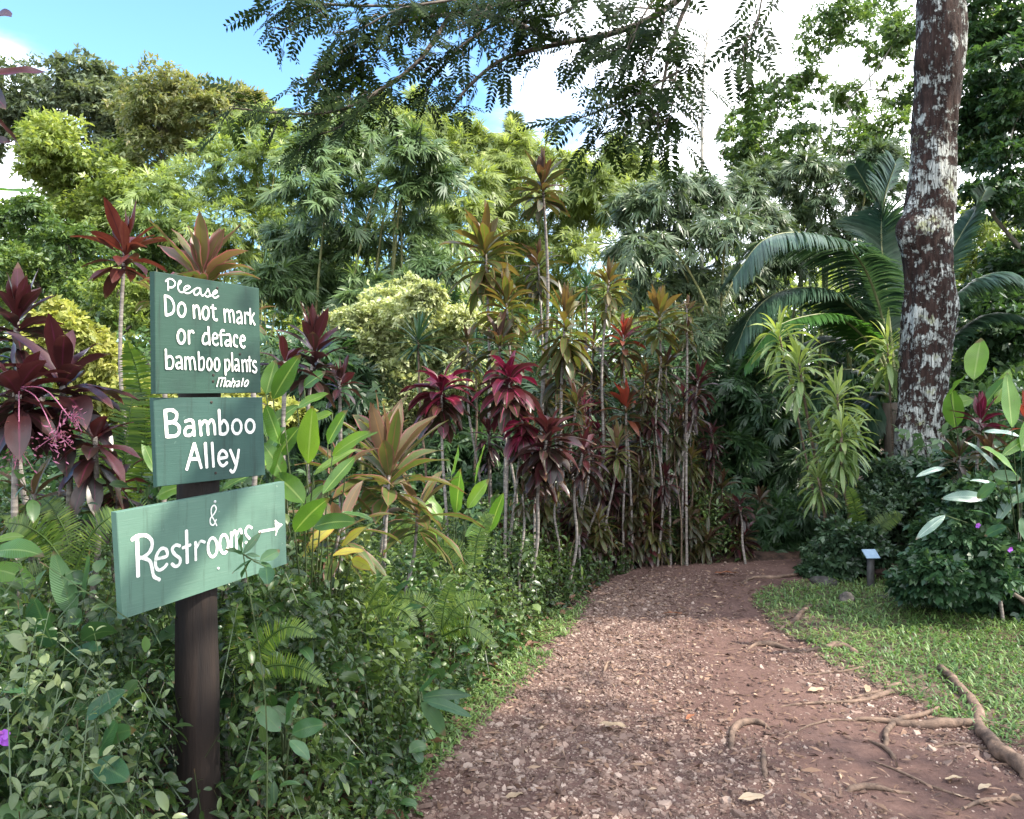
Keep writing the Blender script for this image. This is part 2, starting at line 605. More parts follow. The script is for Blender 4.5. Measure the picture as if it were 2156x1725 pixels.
def paint_mat(name, base, worn, dark):
    m, t = newmat(name)
    Lk = t.links.new
    out = N(t, 'ShaderNodeOutputMaterial')
    tc = N(t, 'ShaderNodeTexCoord')
    mp = N(t, 'ShaderNodeMapping')
    mp.inputs['Scale'].default_value = (1.2, 1.2, 26)
    Lk(tc.outputs['Object'], mp.inputs['Vector'])
    gr = N(t, 'ShaderNodeTexNoise', Scale=9.0, Detail=6.0, Roughness=.65)
    Lk(mp.outputs['Vector'], gr.inputs['Vector'])
    bl = N(t, 'ShaderNodeTexNoise', Scale=7.0, Detail=4.0)
    Lk(tc.outputs['Object'], bl.inputs['Vector'])
    r1 = N(t, 'ShaderNodeMapRange')
    r1.inputs['From Min'].default_value = .52
    r1.inputs['From Max'].default_value = .78
    r1.inputs['To Max'].default_value = .55
    Lk(gr.outputs['Fac'], r1.inputs['Value'])
    mx = N(t, 'ShaderNodeMix', data_type='RGBA')
    Lk(r1.outputs[0], mx.inputs['Factor'])
    mx.inputs['A'].default_value = c4(base)
    mx.inputs['B'].default_value = c4(worn)
    r2 = N(t, 'ShaderNodeMapRange')
    r2.inputs['From Min'].default_value = .46
    r2.inputs['From Max'].default_value = .75
    r2.inputs['To Max'].default_value = .6
    Lk(bl.outputs['Fac'], r2.inputs['Value'])
    m2 = N(t, 'ShaderNodeMix', data_type='RGBA')
    Lk(r2.outputs[0], m2.inputs['Factor'])
    Lk(mx.outputs['Result'], m2.inputs['A'])
    m2.inputs['B'].default_value = c4(dark)
    # runs of grime and pale scuffs
    mpd = N(t, 'ShaderNodeMapping')
    mpd.inputs['Scale'].default_value = (22, 22, 1.6)
    Lk(tc.outputs['Object'], mpd.inputs['Vector'])
    dn = N(t, 'ShaderNodeTexNoise', Scale=1.6, Detail=5.0, Roughness=.7)
    Lk(mpd.outputs['Vector'], dn.inputs['Vector'])
    r3 = N(t, 'ShaderNodeMapRange', interpolation_type='SMOOTHSTEP')
    r3.inputs['From Min'].default_value = .54
    r3.inputs['From Max'].default_value = .70
    r3.inputs['To Max'].default_value = .55
    Lk(dn.outputs['Fac'], r3.inputs['Value'])
    m3 = N(t, 'ShaderNodeMix', data_type='RGBA')
    Lk(r3.outputs[0], m3.inputs['Factor'])
    Lk(m2.outputs['Result'], m3.inputs['A'])
    m3.inputs['B'].default_value = (dark[0] * .7, dark[1] * .62, dark[2] * .6, 1)
    sc = N(t, 'ShaderNodeTexNoise', Scale=42.0, Detail=5.0, Roughness=.7)
    Lk(tc.outputs['Object'], sc.inputs['Vector'])
    r4 = N(t, 'ShaderNodeMapRange', interpolation_type='SMOOTHSTEP')
    r4.inputs['From Min'].default_value = .66
    r4.inputs['From Max'].default_value = .73
    r4.inputs['To Max'].default_value = .5
    Lk(sc.outputs['Fac'], r4.inputs['Value'])
    m4 = N(t, 'ShaderNodeMix', data_type='RGBA')
    Lk(r4.outputs[0], m4.inputs['Factor'])
    Lk(m3.outputs['Result'], m4.inputs['A'])
    m4.inputs['B'].default_value = (worn[0] * 1.9, worn[1] * 1.6, worn[2] * 1.6, 1)
    p = N(t, 'ShaderNodeBsdfPrincipled', Roughness=.6)
    p.inputs['Specular IOR Level'].default_value = .35
    Lk(m4.outputs['Result'], p.inputs['Base Color'])
    bp = N(t, 'ShaderNodeBump', Strength=.25, Distance=.003)
    Lk(gr.outputs['Fac'], bp.inputs['Height'])
    Lk(bp.outputs[0], p.inputs['Normal'])
    Lk(p.outputs[0], out.inputs['Surface'])
    return m


# ------------------------------------------------------------------ ground, path, lawn
YL = ([-6, 1.5, 3.0, 4.15, 5.75, 6.9, 7.4, 7.75, 8.0, 10.0], [-.75, -.62, -.41, -.17, .36, .88, 1.22, 2.9, 8.0, 12.0])
YR = ([-6, 3.0, 3.55, 4.03, 4.74, 6.1, 6.7, 7.0, 7.3, 10], [3.4, 3.0, 2.62, 2.30, 2.06, 2.10, 2.45, 3.6, 8.5, 14])


def XL(y):
    return np.interp(y, *YL)


def XR(y):
    return np.interp(y, *YR)


def bedtop(x, y):
    """height of the leafy ground cover beside the path"""
    d = XL(y) - x
    far = np.interp(y, [1.0, 1.6, 2.2, 2.8, 3.4, 4.5, 5.5, 6.5, 8.0], [.55, .68, .82, .96, .80, .60, .48, .50, .55])
    h = .04 + sstep(-.04, .48, d) * far
    h = h + .12 * sstep(.7, 1.5, d) * sstep(4.6, 2.5, y) + .10 * sstep(.1, .5, d) * (fnoise(np.stack([x * 3, y * 3, 0 * x], -1), 3) - .5) * 3
    # hollow of dead leaves in front of the post
    # lower where the post stands clear
    hol = np.exp(-((x + .393 * y - .02) / .12) ** 2) * sstep(2.55, 2.35, y)
    return np.maximum(h * (1 - .45 * hol), .02)


def sheet(name, xs, ys, zf, mat, kind='structure', inside=None):
    X, Y = np.meshgrid(xs, ys)
    Z = zf(X, Y)
    n, m = X.shape
    V = np.stack([X, Y, Z], -1).reshape(-1, 3)
    i, j = np.meshgrid(np.arange(n - 1), np.arange(m - 1), indexing='ij')
    a = (i * m + j)
    Q = np.stack([a, a + 1, a + m + 1, a + m], -1)
    if inside is not None:
        cxm = (X[:-1, :-1] + X[1:, 1:]) / 2
        cym = (Y[:-1, :-1] + Y[1:, 1:]) / 2
        Q = Q[inside(cxm, cym)]
    g = Geo()
    g.add(V, Q.reshape(-1, 4))
    return tag(g.build(name, mat), kind=kind)


def earth_z(x, y):
    d = XL(y) - x
    return .16 * sstep(.3, 1.4, d) * sstep(9, 6, y) + .03 * (fnoise(np.stack([x * 2, y * 2, 0 * x], -1), 8) - .5) * sstep(.0, .5, np.abs(d)) - .012


soil = rough_mat('soil', (.018, .010, .007), (.075, .042, .028), scale=9, bump=.8, c3=(.11, .07, .05), dist=.03)
xs = np.concatenate([[-140, -60, -25, -12, -8], np.arange(-6, 8.01, .12), [10, 14, 25, 60, 140]])
ys = np.concatenate([[-100, -30, -8], np.arange(-4, 11.01, .12), [13, 18, 30, 70, 160, 320]])
sheet('ground', xs, ys, earth_z, soil)


def path_mat():
    m, t = newmat('trodden_earth')
    Lk = t.links.new
    out = N(t, 'ShaderNodeOutputMaterial')
    tc = N(t, 'ShaderNodeTexCoord')
    n1 = N(t, 'ShaderNodeTexNoise', Scale=1.7, Detail=6.0)
    n2 = N(t, 'ShaderNodeTexNoise', Scale=26.0, Detail=8.0, Roughness=.7)
    for n in (n1, n2):
        Lk(tc.outputs['Object'], n.inputs['Vector'])
    r = N(t, 'ShaderNodeValToRGB')
    e = r.color_ramp.elements
    e[0].position, e[0].color = .3, (.056, .031, .026, 1)
    e[1].position, e[1].color = .72, (.155, .094, .077, 1)
    x = e.new(.5)
    x.color = (.098, .056, .046, 1)
    mx = N(t, 'ShaderNodeMix')
    mx.inputs['Factor'].default_value = .45
    Lk(n1.outputs['Fac'], mx.inputs['A'])
    Lk(n2.outputs['Fac'], mx.inputs['B'])
    Lk(mx.outputs['Result'], r.inputs['Fac'])
    p = N(t, 'ShaderNodeBsdfPrincipled', Roughness=.9)
    p.inputs['Specular IOR Level'].default_value = .2
    Lk(r.outputs['Color'], p.inputs['Base Color'])
    bp = N(t, 'ShaderNodeBump', Strength=.9, Distance=.012)
    Lk(n2.outputs['Fac'], bp.inputs['Height'])
    Lk(bp.outputs[0], p.inputs['Normal'])
    Lk(p.outputs[0], out.inputs['Surface'])
    return m


def path_z(x, y):
    return .010 + .030 * (fnoise(np.stack([x * 1.6, y * 1.6, 0 * x], -1), 21, 2) - .5) + .012 * (fnoise(np.stack([x * 9, y * 9, 0 * x], -1), 22, 2) - .5)


def wob(x, y, s):
    return .22 * (fnoise(np.stack([x * 2.2, y * 2.2, 0 * x], -1), s) - .5)


def on_path(x, y):
    w = wob(x, y, 31)
    return (x > XL(y) + w) & (x < XR(y) + w)


sheet('path', np.arange(-1.5, 8, .04), np.arange(-5, 9.2, .04), path_z, path_mat(), inside=on_path)


def lawn_in(x, y):
    return (x > XR(y) - .22 + wob(x, y, 41) + .16 * (fnoise(np.stack([x * 11, y * 11, 0 * x], -1), 43) - .5)) & (y < 7.2 - .35 * (x - 2.4) + 0.2) & (y > 2.9)


turf_soil = rough_mat('turf_soil', (.045, .030, .022), (.115, .075, .055), scale=12, bump=.6)
sheet('lawn', np.arange(1.4, 8, .03), np.arange(2.8, 7.6, .03), lambda x, y: path_z(x, y) + .004, turf_soil, inside=lawn_in)

rng = np.random.default_rng(5)


def gravel():
    K = 190000
    y = rng.random(K) ** 1.25 * 6.6 + 1.6
    x = XL(y) + (XR(y) - XL(y)) * rng.random(K)
    x += rng.normal(size=K) * .07
    den = fnoise(np.stack([x * 1.5, y * 1.1, 0 * x], -1), 51)
    u = (x - XL(y)) / (XR(y) - XL(y))
    dens = np.clip(.07 + 1.7 * (den - .45) + .62 * np.exp(-(u / .40) ** 2) + .5 * sstep(3.1, 2.6, y) + .35 * np.exp(-((u - .95) / .2) ** 2) * (y < 5) - .45 * np.exp(-((u - .58) / .22) ** 2) + .28 * np.exp(-((y - 4.55) / .35) ** 2), .025, 1) * sstep(8.2, 5.2, y)
    keep = rng.random(K) < dens
    keep &= (y < 7.9) & (x < 4)
    x, y = x[keep], y[keep]
    K = len(x)
    s = np.clip(np.exp(rng.normal(size=K) * .60 - 5.15), .003, .030) * (.8 + .35 * sstep(4.5, 2.5, y))
    th = np.linspace(0, 2 * np.pi, 6, endpoint=False)[None] + rng.normal(size=(K, 6)) * .22
    rr = s[:, None] * (.65 + .6 * rng.random((K, 6)))
    asp = .5 + .5 * rng.random(K)
    px, py = rr * np.cos(th), rr * np.sin(th) * asp[:, None]
    a = rng.random(K) * 6.28
    bx = px * np.cos(a)[:, None] - py * np.sin(a)[:, None]
    by = px * np.sin(a)[:, None] + py * np.cos(a)[:, None]
    tx, ty = rng.normal(size=K) * .20, rng.normal(size=K) * .20
    hh = s * (.10 + .30 * rng.random(K))
    bz = bx * tx[:, None] + by * ty[:, None]
    z0 = path_z(x, y) + s * .05
    top = np.stack([x[:, None] + bx * .82, y[:, None] + by * .82, z0[:, None] + bz + hh[:, None] * (.8 + .4 * rng.random((K, 6)))], -1)
    bot = np.stack([x[:, None] + bx, y[:, None] + by, z0[:, None] + bz - hh[:, None] * .5], -1)
    V = np.concatenate([top, bot], 1)
    b = np.arange(K)[:, None] * 12
    Q = [b + np.array([0, 1, 2, 3]), b + np.array([0, 3, 4, 5])]
    for k in range(6):
        Q.append(b + np.array([k, 6 + k, 6 + (k + 1) % 6, (k + 1) % 6]))
    g = Geo()
    g.add(V, np.concatenate(Q), None, np.repeat(rng.random(K), 12))
    mat = rough_mat('gravel', (.090, .055, .044), (.200, .135, .108), scale=18, bump=.3, c3=(.30, .225, .185), tintmix=.72, lo=.15, hi=.7)
    tag(g.build('gravel', mat, smooth=False), kind='stuff')
    # bark shreds and dry leaf bits between the stones
    K = 7000
    y = rng.random(K) ** 1.3 * 6.4 + 1.8
    x = XL(y) + (XR(y) - XL(y)) * rng.random(K)
    g = Geo()
    an = rng.random(K) * 6.28
    D = np.stack([np.cos(an), np.sin(an), rng.normal(size=K) * .18 + .05], -1)
    P = np.stack([x, y, path_z(x, y) + .006 + .008 * rng.random(K)], -1)
    leaves(g, P, D, np.exp(rng.normal(size=K) * .4 - 3.3), .006 + .016 * rng.random(K) ** 2, U=np.array([0, 0, 1.]) + .5 * rng.normal(size=(K, 3)), prof='lance', n=2, bend=.2, fold=.3, tint=rng.random(K), flat=True)
    tag(g.build('leaf_litter', rough_mat('dry_litter', (.06, .032, .022), (.18, .11, .075), scale=8, bump=.2, c3=(.33, .24, .165), tintmix=.8, lo=.1, hi=.8)), kind='stuff')


gravel()

M_GRASS = leaf_mat('grass_blade', (.048, .105, .026), (.105, .185, .048), (.20, .26, .09), rough=.5, trans=.35, tcol=1.3)


def grass(name, K, xr, yr, keepf, Ls, Ws, seed, dens=None):
    r = np.random.default_rng(seed)
    x = xr[0] + (xr[1] - xr[0]) * r.random(K)
    y = yr[0] + (yr[1] - yr[0]) * r.random(K) ** 1.25
    k = keepf(x, y, r)
    x, y = x[k], y[k]
    K = len(x)
    an = r.random(K) * 6.28
    el = np.radians(20 + 55 * r.random(K))
    D = np.stack([np.cos(an) * np.cos(el), np.sin(an) * np.cos(el), np.sin(el)], -1)
    P = np.stack([x, y, path_z(x, y) + .006], -1)
    g = Geo()
    L = Ls * (.5 + r.random(K))
    tn = np.clip(.45 + .9 * (fnoise(np.stack([x * 1.3, y * 1.3, 0 * x], -1), 61) - .5) + .3 * r.normal(size=K), 0, 1)
    leaves(g, P, D, L, Ws * (.6 + .7 * r.random(K)), prof='lance', n=3, bend=1.2, fold=.2, tint=tn, flat=True)
    tag(g.build(name, M_GRASS), kind='stuff')


grass('lawn_grass', 95000, (1.5, 7.5), (3.0, 7.3),
      lambda x, y, r: lawn_in(x, y) & (fnoise(np.stack([x * 2, y * 2, 0 * x], -1), 71) + .9 * sstep(.0, .75, x - XR(y)) * sstep(3.0, 4.1, y) + .42 * (r.random(len(x)) - .5) > .52), .062, .0095, 7)
grass('verge_grass', 42000, (-.75, 1.0), (2.4, 6.9),
      lambda x, y, r: (np.abs(x - XL(y) + .07) < .07 + .15 * sstep(3.2, 4.6, y) * sstep(6.5, 5.4, y) + .10 * (r.random(len(x)) - .5)) & (fnoise(np.stack([x * 3, y * 3, 0 * x], -1), 72) > .43), .055, .010, 8)

# ------------------------------------------------------------------ sign post with three painted boards
PQ = np.array([-.963, 2.45, 0])
post = thing('sign_post', 'round dark wooden post carrying three hand painted green boards beside the path', 'sign', (PQ[0], PQ[1], .12))
g = Geo()
zz = np.linspace(-.15, 1.86, 40)
tube(g, np.stack([PQ[0] + .004 * np.sin(zz * 5), PQ[1] + 0 * zz, zz], -1), .0625, 28, bump=.10, seed=4)
part(g, 'post', rough_mat('post_wood', (.005, .004, .004), (.023, .014, .010), scale=13, bump=1.0, stretch=(1, 1, .10), c3=(.070, .042, .030), dist=.012), post)


def src(c, o, s):
    return [(o[0] + x / s, o[1] + y / s) for x, y in c]


def ell(cx, cy, rx, ry, tilt=0.0):
    a = np.linspace(0, 2 * np.pi, 17) - 1.2
    return [(cx + rx * math.cos(t) * 1.0 + tilt * ry * -math.sin(t), cy + ry * math.sin(t)) for t in a]


LA = [  # first board, upper lines (crop a)
    (38, [(372, 185), (378, 365)]), (36, [(330, 203), (365, 168), (410, 155), (470, 180), (502, 232), (490, 280), (450, 310), (398, 312)]),
    (33, [(553, 275), (590, 240), (612, 205), (586, 192), (562, 235), (555, 320), (580, 380), (620, 402), (662, 392)]),
    (33, [(655, 375), (720, 345), (772, 308), (740, 282), (690, 297), (660, 350), (682, 405), (740, 418), (800, 390), (850, 348)]),
    (36, [(958, 335), (908, 322), (860, 350), (842, 405), (872, 450), (922, 430), (955, 380), (962, 330), (968, 420), (998, 462), (1040, 440)]),
    (33, [(1040, 440), (1078, 380), (1098, 338), (1120, 390), (1132, 450), (1098, 482), (1058, 468)]),
    (33, [(1130, 470), (1200, 440), (1262, 400), (1250, 365), (1205, 390), (1185, 440), (1192, 482), (1235, 500), (1292, 468)]),
    (54, [(316, 470), (338, 820)]), (54, [(312, 465), (370, 475), (440, 530), (480, 630), (475, 735), (430, 792), (345, 822)]),
    (54, ell(621, 718, 68, 124)),
    (54, [(836, 640), (848, 865)]), (52, [(852, 690), (890, 645), (925, 672), (940, 760), (952, 880)]),
    (54, ell(1057, 778, 57, 112)), (52, [(1186, 632), (1195, 800), (1208, 880), (1255, 908), (1262, 890)]), (50, [(1152, 680), (1240, 698)]),
    (50, [(1393, 712), (1408, 935)]), (48, [(1410, 760), (1442, 722), (1470, 742), (1486, 840), (1500, 940)]), (48, [(1482, 765), (1522, 728), (1555, 762), (1566, 860), (1574, 950)]),
    (46, [(1622, 768), (1662, 748), (1696, 782), (1710, 880), (1714, 968)]), (44, [(1700, 858), (1650, 872), (1628, 920), (1652, 962), (1702, 940)]),
    (46, [(1764, 768), (1776, 966)]), (44, [(1772, 805), (1800, 775), (1828, 778), (1830, 815)]),
    (48, [(1862, 698), (1872, 975)]), (44, [(1936, 782), (1882, 870)]), (46, [(1884, 868), (1948, 988)])]
LB = [  # first board, lower lines (crop b)
    (56, ell(614, 315, 66, 122)), (54, [(750, 208), (755, 440)]), (50, [(755, 255), (790, 215), (822, 215), (836, 245)]),
    (52, [(1092, 262), (1040, 262), (1005, 340), (1008, 420), (1050, 450), (1102, 420)]), (54, [(1105, 138), (1128, 462)]),
    (46, [(1192, 348), (1268, 335), (1260, 282), (1222, 255), (1190, 300), (1185, 390), (1210, 450), (1258, 466), (1284, 438)]),
    (50, [(1390, 205), (1356, 198), (1330, 240), (1334, 350), (1344, 478)]), (44, [(1302, 285), (1398, 280)]),
    (50, [(1428, 282), (1480, 275), (1502, 330), (1510, 488)]), (46, [(1494, 380), (1432, 392), (1414, 440), (1440, 480), (1498, 450)]),
    (50, [(1632, 330), (1610, 290), (1576, 310), (1565, 400), (1580, 470), (1632, 492)]),
    (50, [(1690, 392), (1765, 370), (1746, 305), (1706, 310), (1685, 390), (1700, 470), (1740, 512), (1766, 490)]),
    (54, [(332, 548), (345, 890)]), (50, [(362, 692), (412, 670), (460, 720), (466, 820), (430, 890), (345, 892)]),
    (48, [(522, 690), (580, 680), (615, 720), (630, 900)]), (46, [(610, 790), (550, 792), (524, 840), (550, 888), (612, 868)]),
    (50, [(684, 690), (690, 905)]), (46, [(700, 725), (735, 690), (760, 730), (780, 910)]), (46, [(766, 735), (810, 692), (846, 730), (872, 910)]),
    (50, [(928, 592), (940, 912)]), (48, [(950, 722), (1000, 690), (1026, 760), (1020, 870), (990, 915), (940, 912)]),
    (46, ell(1124, 815, 42, 106)), (46, ell(1262, 818, 45, 110)),
    (48, [(1408, 730), (1420, 1005)]), (44, [(1430, 742), (1470, 740), (1490, 800), (1480, 890), (1438, 932)]),
    (50, [(1534, 615), (1545, 935)]), (46, [(1592, 738), (1630, 730), (1650, 770), (1662, 938)]), (44, [(1645, 830), (1602, 842), (1590, 890), (1610, 928), (1652, 900)]),
    (48, [(1718, 740), (1730, 945)]), (46, [(1735, 782), (1770, 740), (1796, 790), (1806, 945)]),
    (46, [(1850, 678), (1856, 945)]), (40, [(1812, 745), (1888, 745)]),
    (46, [(1970, 775), (1940, 758), (1915, 800), (1935, 852), (1975, 892), (1975, 945), (1940, 962), (1908, 932)]),
    (27, [(1300, 1060), (1260, 1218)]), (27, [(1300, 1075), (1350, 1058), (1360, 1090), (1325, 1216)]), (27, [(1355, 1088), (1400, 1060), (1415, 1085), (1386, 1222)]),
    (24, [(1500, 1130), (1452, 1118), (1425, 1180), (1440, 1222), (1480, 1180), (1502, 1132), (1492, 1218)]),
    (27, [(1556, 1072), (1515, 1222)]), (24, [(1535, 1152), (1580, 1120), (1590, 1150), (1562, 1228)]),
    (24, [(1622, 1130), (1670, 1122), (1662, 1165), (1612, 1198), (1626, 1222), (1664, 1188)]), (24, [(1672, 1126), (1658, 1218)]),
    (36, [(1740, 1072), (1706, 1212)]), (34, ell(1796, 1160, 30, 54, .35))]
LC = [  # second board (crop c)
    (80, [(310, 302), (342, 768)]), (74, [(318, 308), (430, 300), (505, 350), (510, 430), (470, 492), (330, 522)]), (74, [(350, 524), (470, 520), (552, 590), (552, 690), (490, 750), (342, 764)]),
    (68, [(662, 500), (740, 475), (802, 510), (822, 745)]), (66, [(802, 590), (700, 600), (655, 672), (680, 740), (760, 732), (812, 670)]),
    (70, [(918, 490), (942, 738)]), (66, [(940, 560), (1000, 490), (1046, 530), (1066, 730)]), (66, [(1056, 550), (1120, 474), (1166, 530), (1186, 722)]),
    (68, [(1256, 298), (1276, 720)]), (66, [(1282, 545), (1342, 480), (1402, 560), (1402, 660), (1352, 718), (1280, 716)]),
    (62, ell(1568, 592, 80, 122)), (62, ell(1800, 580, 76, 112)),
    (76, [(820, 890), (690, 1338)]), (76, [(822, 890), (945, 1308)]), (74, [(752, 1158), (890, 1155)]),
    (74, [(1014, 880), (1042, 1302)]), (70, [(1134, 876), (1160, 1288)]),
    (66, [(1270, 1145), (1390, 1120), (1370, 1040), (1310, 1010), (1258, 1070), (1250, 1180), (1290, 1260), (1342, 1270), (1398, 1218)]),
    (66, [(1452, 998), (1560, 1268)]), (64, [(1602, 995), (1572, 1200), (1532, 1345), (1490, 1385), (1456, 1352)])]
LD = [  # third board (crop d)
    (62, [(350, 668), (362, 1110)]), (54, [(292, 695), (350, 652), (460, 648), (522, 720), (502, 820), (430, 890), (370, 902)]),
    (50, [(400, 900), (490, 932), (520, 1010), (542, 1110), (608, 1152)]),
    (46, [(578, 912), (690, 880), (680, 802), (622, 800), (572, 880), (562, 990), (600, 1042), (660, 1012), (692, 972)]),
    (46, [(840, 765), (792, 755), (752, 800), (780, 860), (840, 910), (836, 970), (790, 1000), (748, 970)]),
    (48, [(915, 590), (925, 958)]), (42, [(872, 788), (960, 752)]),
    (44, [(1018, 722), (1022, 925)]), (38, [(1030, 785), (1075, 712), (1125, 722)]),
    (42, ell(1214, 780, 52, 108)), (42, ell(1345, 742, 48, 106)),
    (38, [(1425, 612), (1430, 800)]), (34, [(1435, 655), (1465, 590), (1480, 632), (1490, 800)]), (34, [(1486, 645), (1525, 575), (1546, 620), (1550, 780)]),
    (36, [(1664, 560), (1625, 540), (1590, 590), (1602, 640), (1642, 690), (1630, 740), (1592, 722)]),
    (38, [(1750, 604), (1945, 566)]), (22, [(1930, 475), (1962, 505), (2008, 522)]), (22, [(2006, 522), (1960, 570), (1936, 640)]), (50, [(1942, 558), (1975, 532)]), (30, [(1935, 500), (1948, 600)]),
    (20, [(1262, 532), (1232, 470), (1202, 410), (1202, 330), (1235, 300), (1256, 340), (1235, 392), (1190, 450), (1190, 508), (1224, 526), (1256, 462)])]

WHITE = rough_mat('cream_lettering_paint', (.40, .42, .35), (.76, .74, .67), scale=55, bump=.15, rough=.65, lo=.30, hi=.48, stretch=(1, 1, 1.6))
NAILM = rough_mat('rusty_nail', (.012, .010, .009), (.05, .035, .025), scale=60, rough=.6)
STEEL = rough_mat('galvanised_screw', (.30, .31, .30), (.55, .55, .53), scale=60, rough=.45)


def board(label, tl, tr, br, bl, mat, sets, screws, dl, ratio, thick=.021):
    k = 2156 / 2500
    dr = dl * ratio
    P = [at(tl[0] * k, tl[1] * k, dl), at(tr[0] * k, tr[1] * k, dr), at(br[0] * k, br[1] * k, dr), at(bl[0] * k, bl[1] * k, dl)]
    u = nrm((P[1] - P[0]) * np.array([1, 1, 0]))
    nn = np.array([u[1], -u[0], 0.0])

    def onto(sx, sy, h):
        d = np.array([(sx * k - CX) / F, 1.0, (HY - sy * k) / F])
        o = np.array([0, 0, CH])
        q = P[0] + nn * h
        tt = ((q - o) @ nn) / (d @ nn)
        return o + d * tt
    P = [P[0]] + [onto(c_[0], c_[1], 0) for c_ in (tr, br, bl)]
    ctr = sum(P) / 4
    # chamfered slab
    g = Geo()
    rings = []
    for off, ins in ((0, .0016), (-.0016, 0), (-thick + .0016, 0), (-thick, .0016)):
        rings.append([p + nn * off + (ctr - p) / np.linalg.norm(ctr - p) * ins * 1.4 for p in P])
    V = np.array(rings).reshape(-1, 3)
    Q = [(3, 2, 1, 0), (12, 13, 14, 15)]
    for r in range(3):
        for c in range(4):
            d = (c + 1) % 4
            Q.append((r * 4 + c, r * 4 + d, r * 4 + 4 + d, r * 4 + 4 + c))
    g.add(V, Q)
    b = part(g, 'sign_board', mat, post, smooth=False)
    b['label'] = label

    g = Geo()
    h = .0012
    for strokes, o, s in sets:
        for w, pts in strokes:
            h += .00006
            C = np.array([onto(o[0] + x / s, o[1] + y / s, h) for x, y in pts])
            # stroke width from the board's own scale where the stroke lies
            e = onto(o[0] + pts[0][0] / s, o[1] + (pts[0][1] + w) / s, h)
            wd = np.linalg.norm(e - C[0]) * .82
            C = smooth_path(C, 2 if len(C) == 2 else len(C) * 5)
            T = nrm(np.gradient(C, axis=0))
            # round brush ends
            a = np.linspace(0, np.pi / 2, 5)[:-1]
            head = [C[0] - T[0] * wd / 2 * math.cos(x) * .7 for x in a]
            tail = [C[-1] + T[-1] * wd / 2 * math.cos(x) * .7 for x in a[::-1]]
            hw = np.concatenate([np.sin(a), np.ones(len(C)), np.sin(a[::-1])]) * wd / 2
            TT = np.concatenate([np.repeat(T[:1], 4, 0), T, np.repeat(T[-1:], 4, 0)])
            CC = np.concatenate([head, C, tail])
            S = nrm(np.cross(TT, nn))
            hw = hw * (1 + .09 * np.sin(np.arange(len(hw)) * .9 + w) * (np.arange(len(hw)) % 3 - 1 + .4))
            hw = np.maximum(hw, wd * .04)
            V = np.stack([CC - S * hw[:, None], CC + S * hw[:, None]], 1).reshape(-1, 3)
            m = len(CC)
            Q = [(2 * i + 1, 2 * i, 2 * i + 2, 2 * i + 3) for i in range(m - 1)]
            g.add(V, Q)
    le = part(g, 'lettering', WHITE, post, smooth=False)
    le.parent = b
    for (sx, sy), o, s, mt in screws:
        g = Geo()
        c = onto(o[0] + sx / s, o[1] + sy / s, 0)
        tube(g, [c - nn * .004, c + nn * .0018, c + nn * .0022], [.0042, .0042, .003], 12)
        sc = part(g, 'screw', mt, post)
        sc.parent = b


OA, OB, OC, OD = (360, 660), (360, 780), (360, 960), (260, 1170)
SA, SC_, SD = 7.434, 7.187, 4.687
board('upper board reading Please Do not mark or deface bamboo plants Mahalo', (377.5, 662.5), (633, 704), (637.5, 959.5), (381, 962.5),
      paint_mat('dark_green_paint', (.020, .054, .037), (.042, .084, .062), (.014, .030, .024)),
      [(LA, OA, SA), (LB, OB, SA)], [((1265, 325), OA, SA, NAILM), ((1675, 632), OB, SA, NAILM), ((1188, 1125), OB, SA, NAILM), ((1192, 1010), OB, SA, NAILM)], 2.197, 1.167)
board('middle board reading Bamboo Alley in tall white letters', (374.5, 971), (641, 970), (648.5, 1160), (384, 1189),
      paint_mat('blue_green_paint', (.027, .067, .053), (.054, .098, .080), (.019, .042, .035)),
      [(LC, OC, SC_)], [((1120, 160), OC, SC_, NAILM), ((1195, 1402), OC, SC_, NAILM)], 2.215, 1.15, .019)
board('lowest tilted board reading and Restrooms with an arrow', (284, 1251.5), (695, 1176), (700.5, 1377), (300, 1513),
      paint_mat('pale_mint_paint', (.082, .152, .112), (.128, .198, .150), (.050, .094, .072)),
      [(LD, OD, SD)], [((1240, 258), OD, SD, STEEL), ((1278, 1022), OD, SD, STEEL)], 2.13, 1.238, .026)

# ------------------------------------------------------------------ plant marker, stones, roots, fallen leaves
b0 = gnd(1833, 1240)
mk = thing('plant_marker', 'short dark marker post with a tilted pale blue name plate by the lawn', 'plant marker', b0)
g = Geo()
zt = CH + (HY - 1172) / F * b0[1]
tube(g, [b0 - [0, 0, .1], b0 + [0, 0, .1], [b0[0], b0[1], zt]], .029, 18, bump=.05)
part(g, 'post', rough_mat('marker_post', (.035, .034, .034), (.075, .072, .070), scale=20, rough=.6), mk)
g = Geo()
c = np.array([b0[0], b0[1] - .005, zt + .022])
ax, ay = np.array([.995, .10, 0.0]), nrm(np.array([-.08, .72, .52]))
nz_ = np.cross(ax, ay)
V = [c + ax * sx * .058 + ay * sy * .05 + nz_ * sz * .004 for sz in (1, -1) for sx, sy in ((-1, -1), (1, -1), (1, 1), (-1, 1))]
g.add(V, [(0, 1, 2, 3), (7, 6, 5, 4)] + [(i, i + 4, (i + 1) % 4 + 4, (i + 1) % 4) for i in range(4)])
part(g, 'name_plate', rough_mat('plate', (.22, .32, .42), (.27, .38, .48), scale=30, rough=.3, bump=.05), mk, smooth=False)


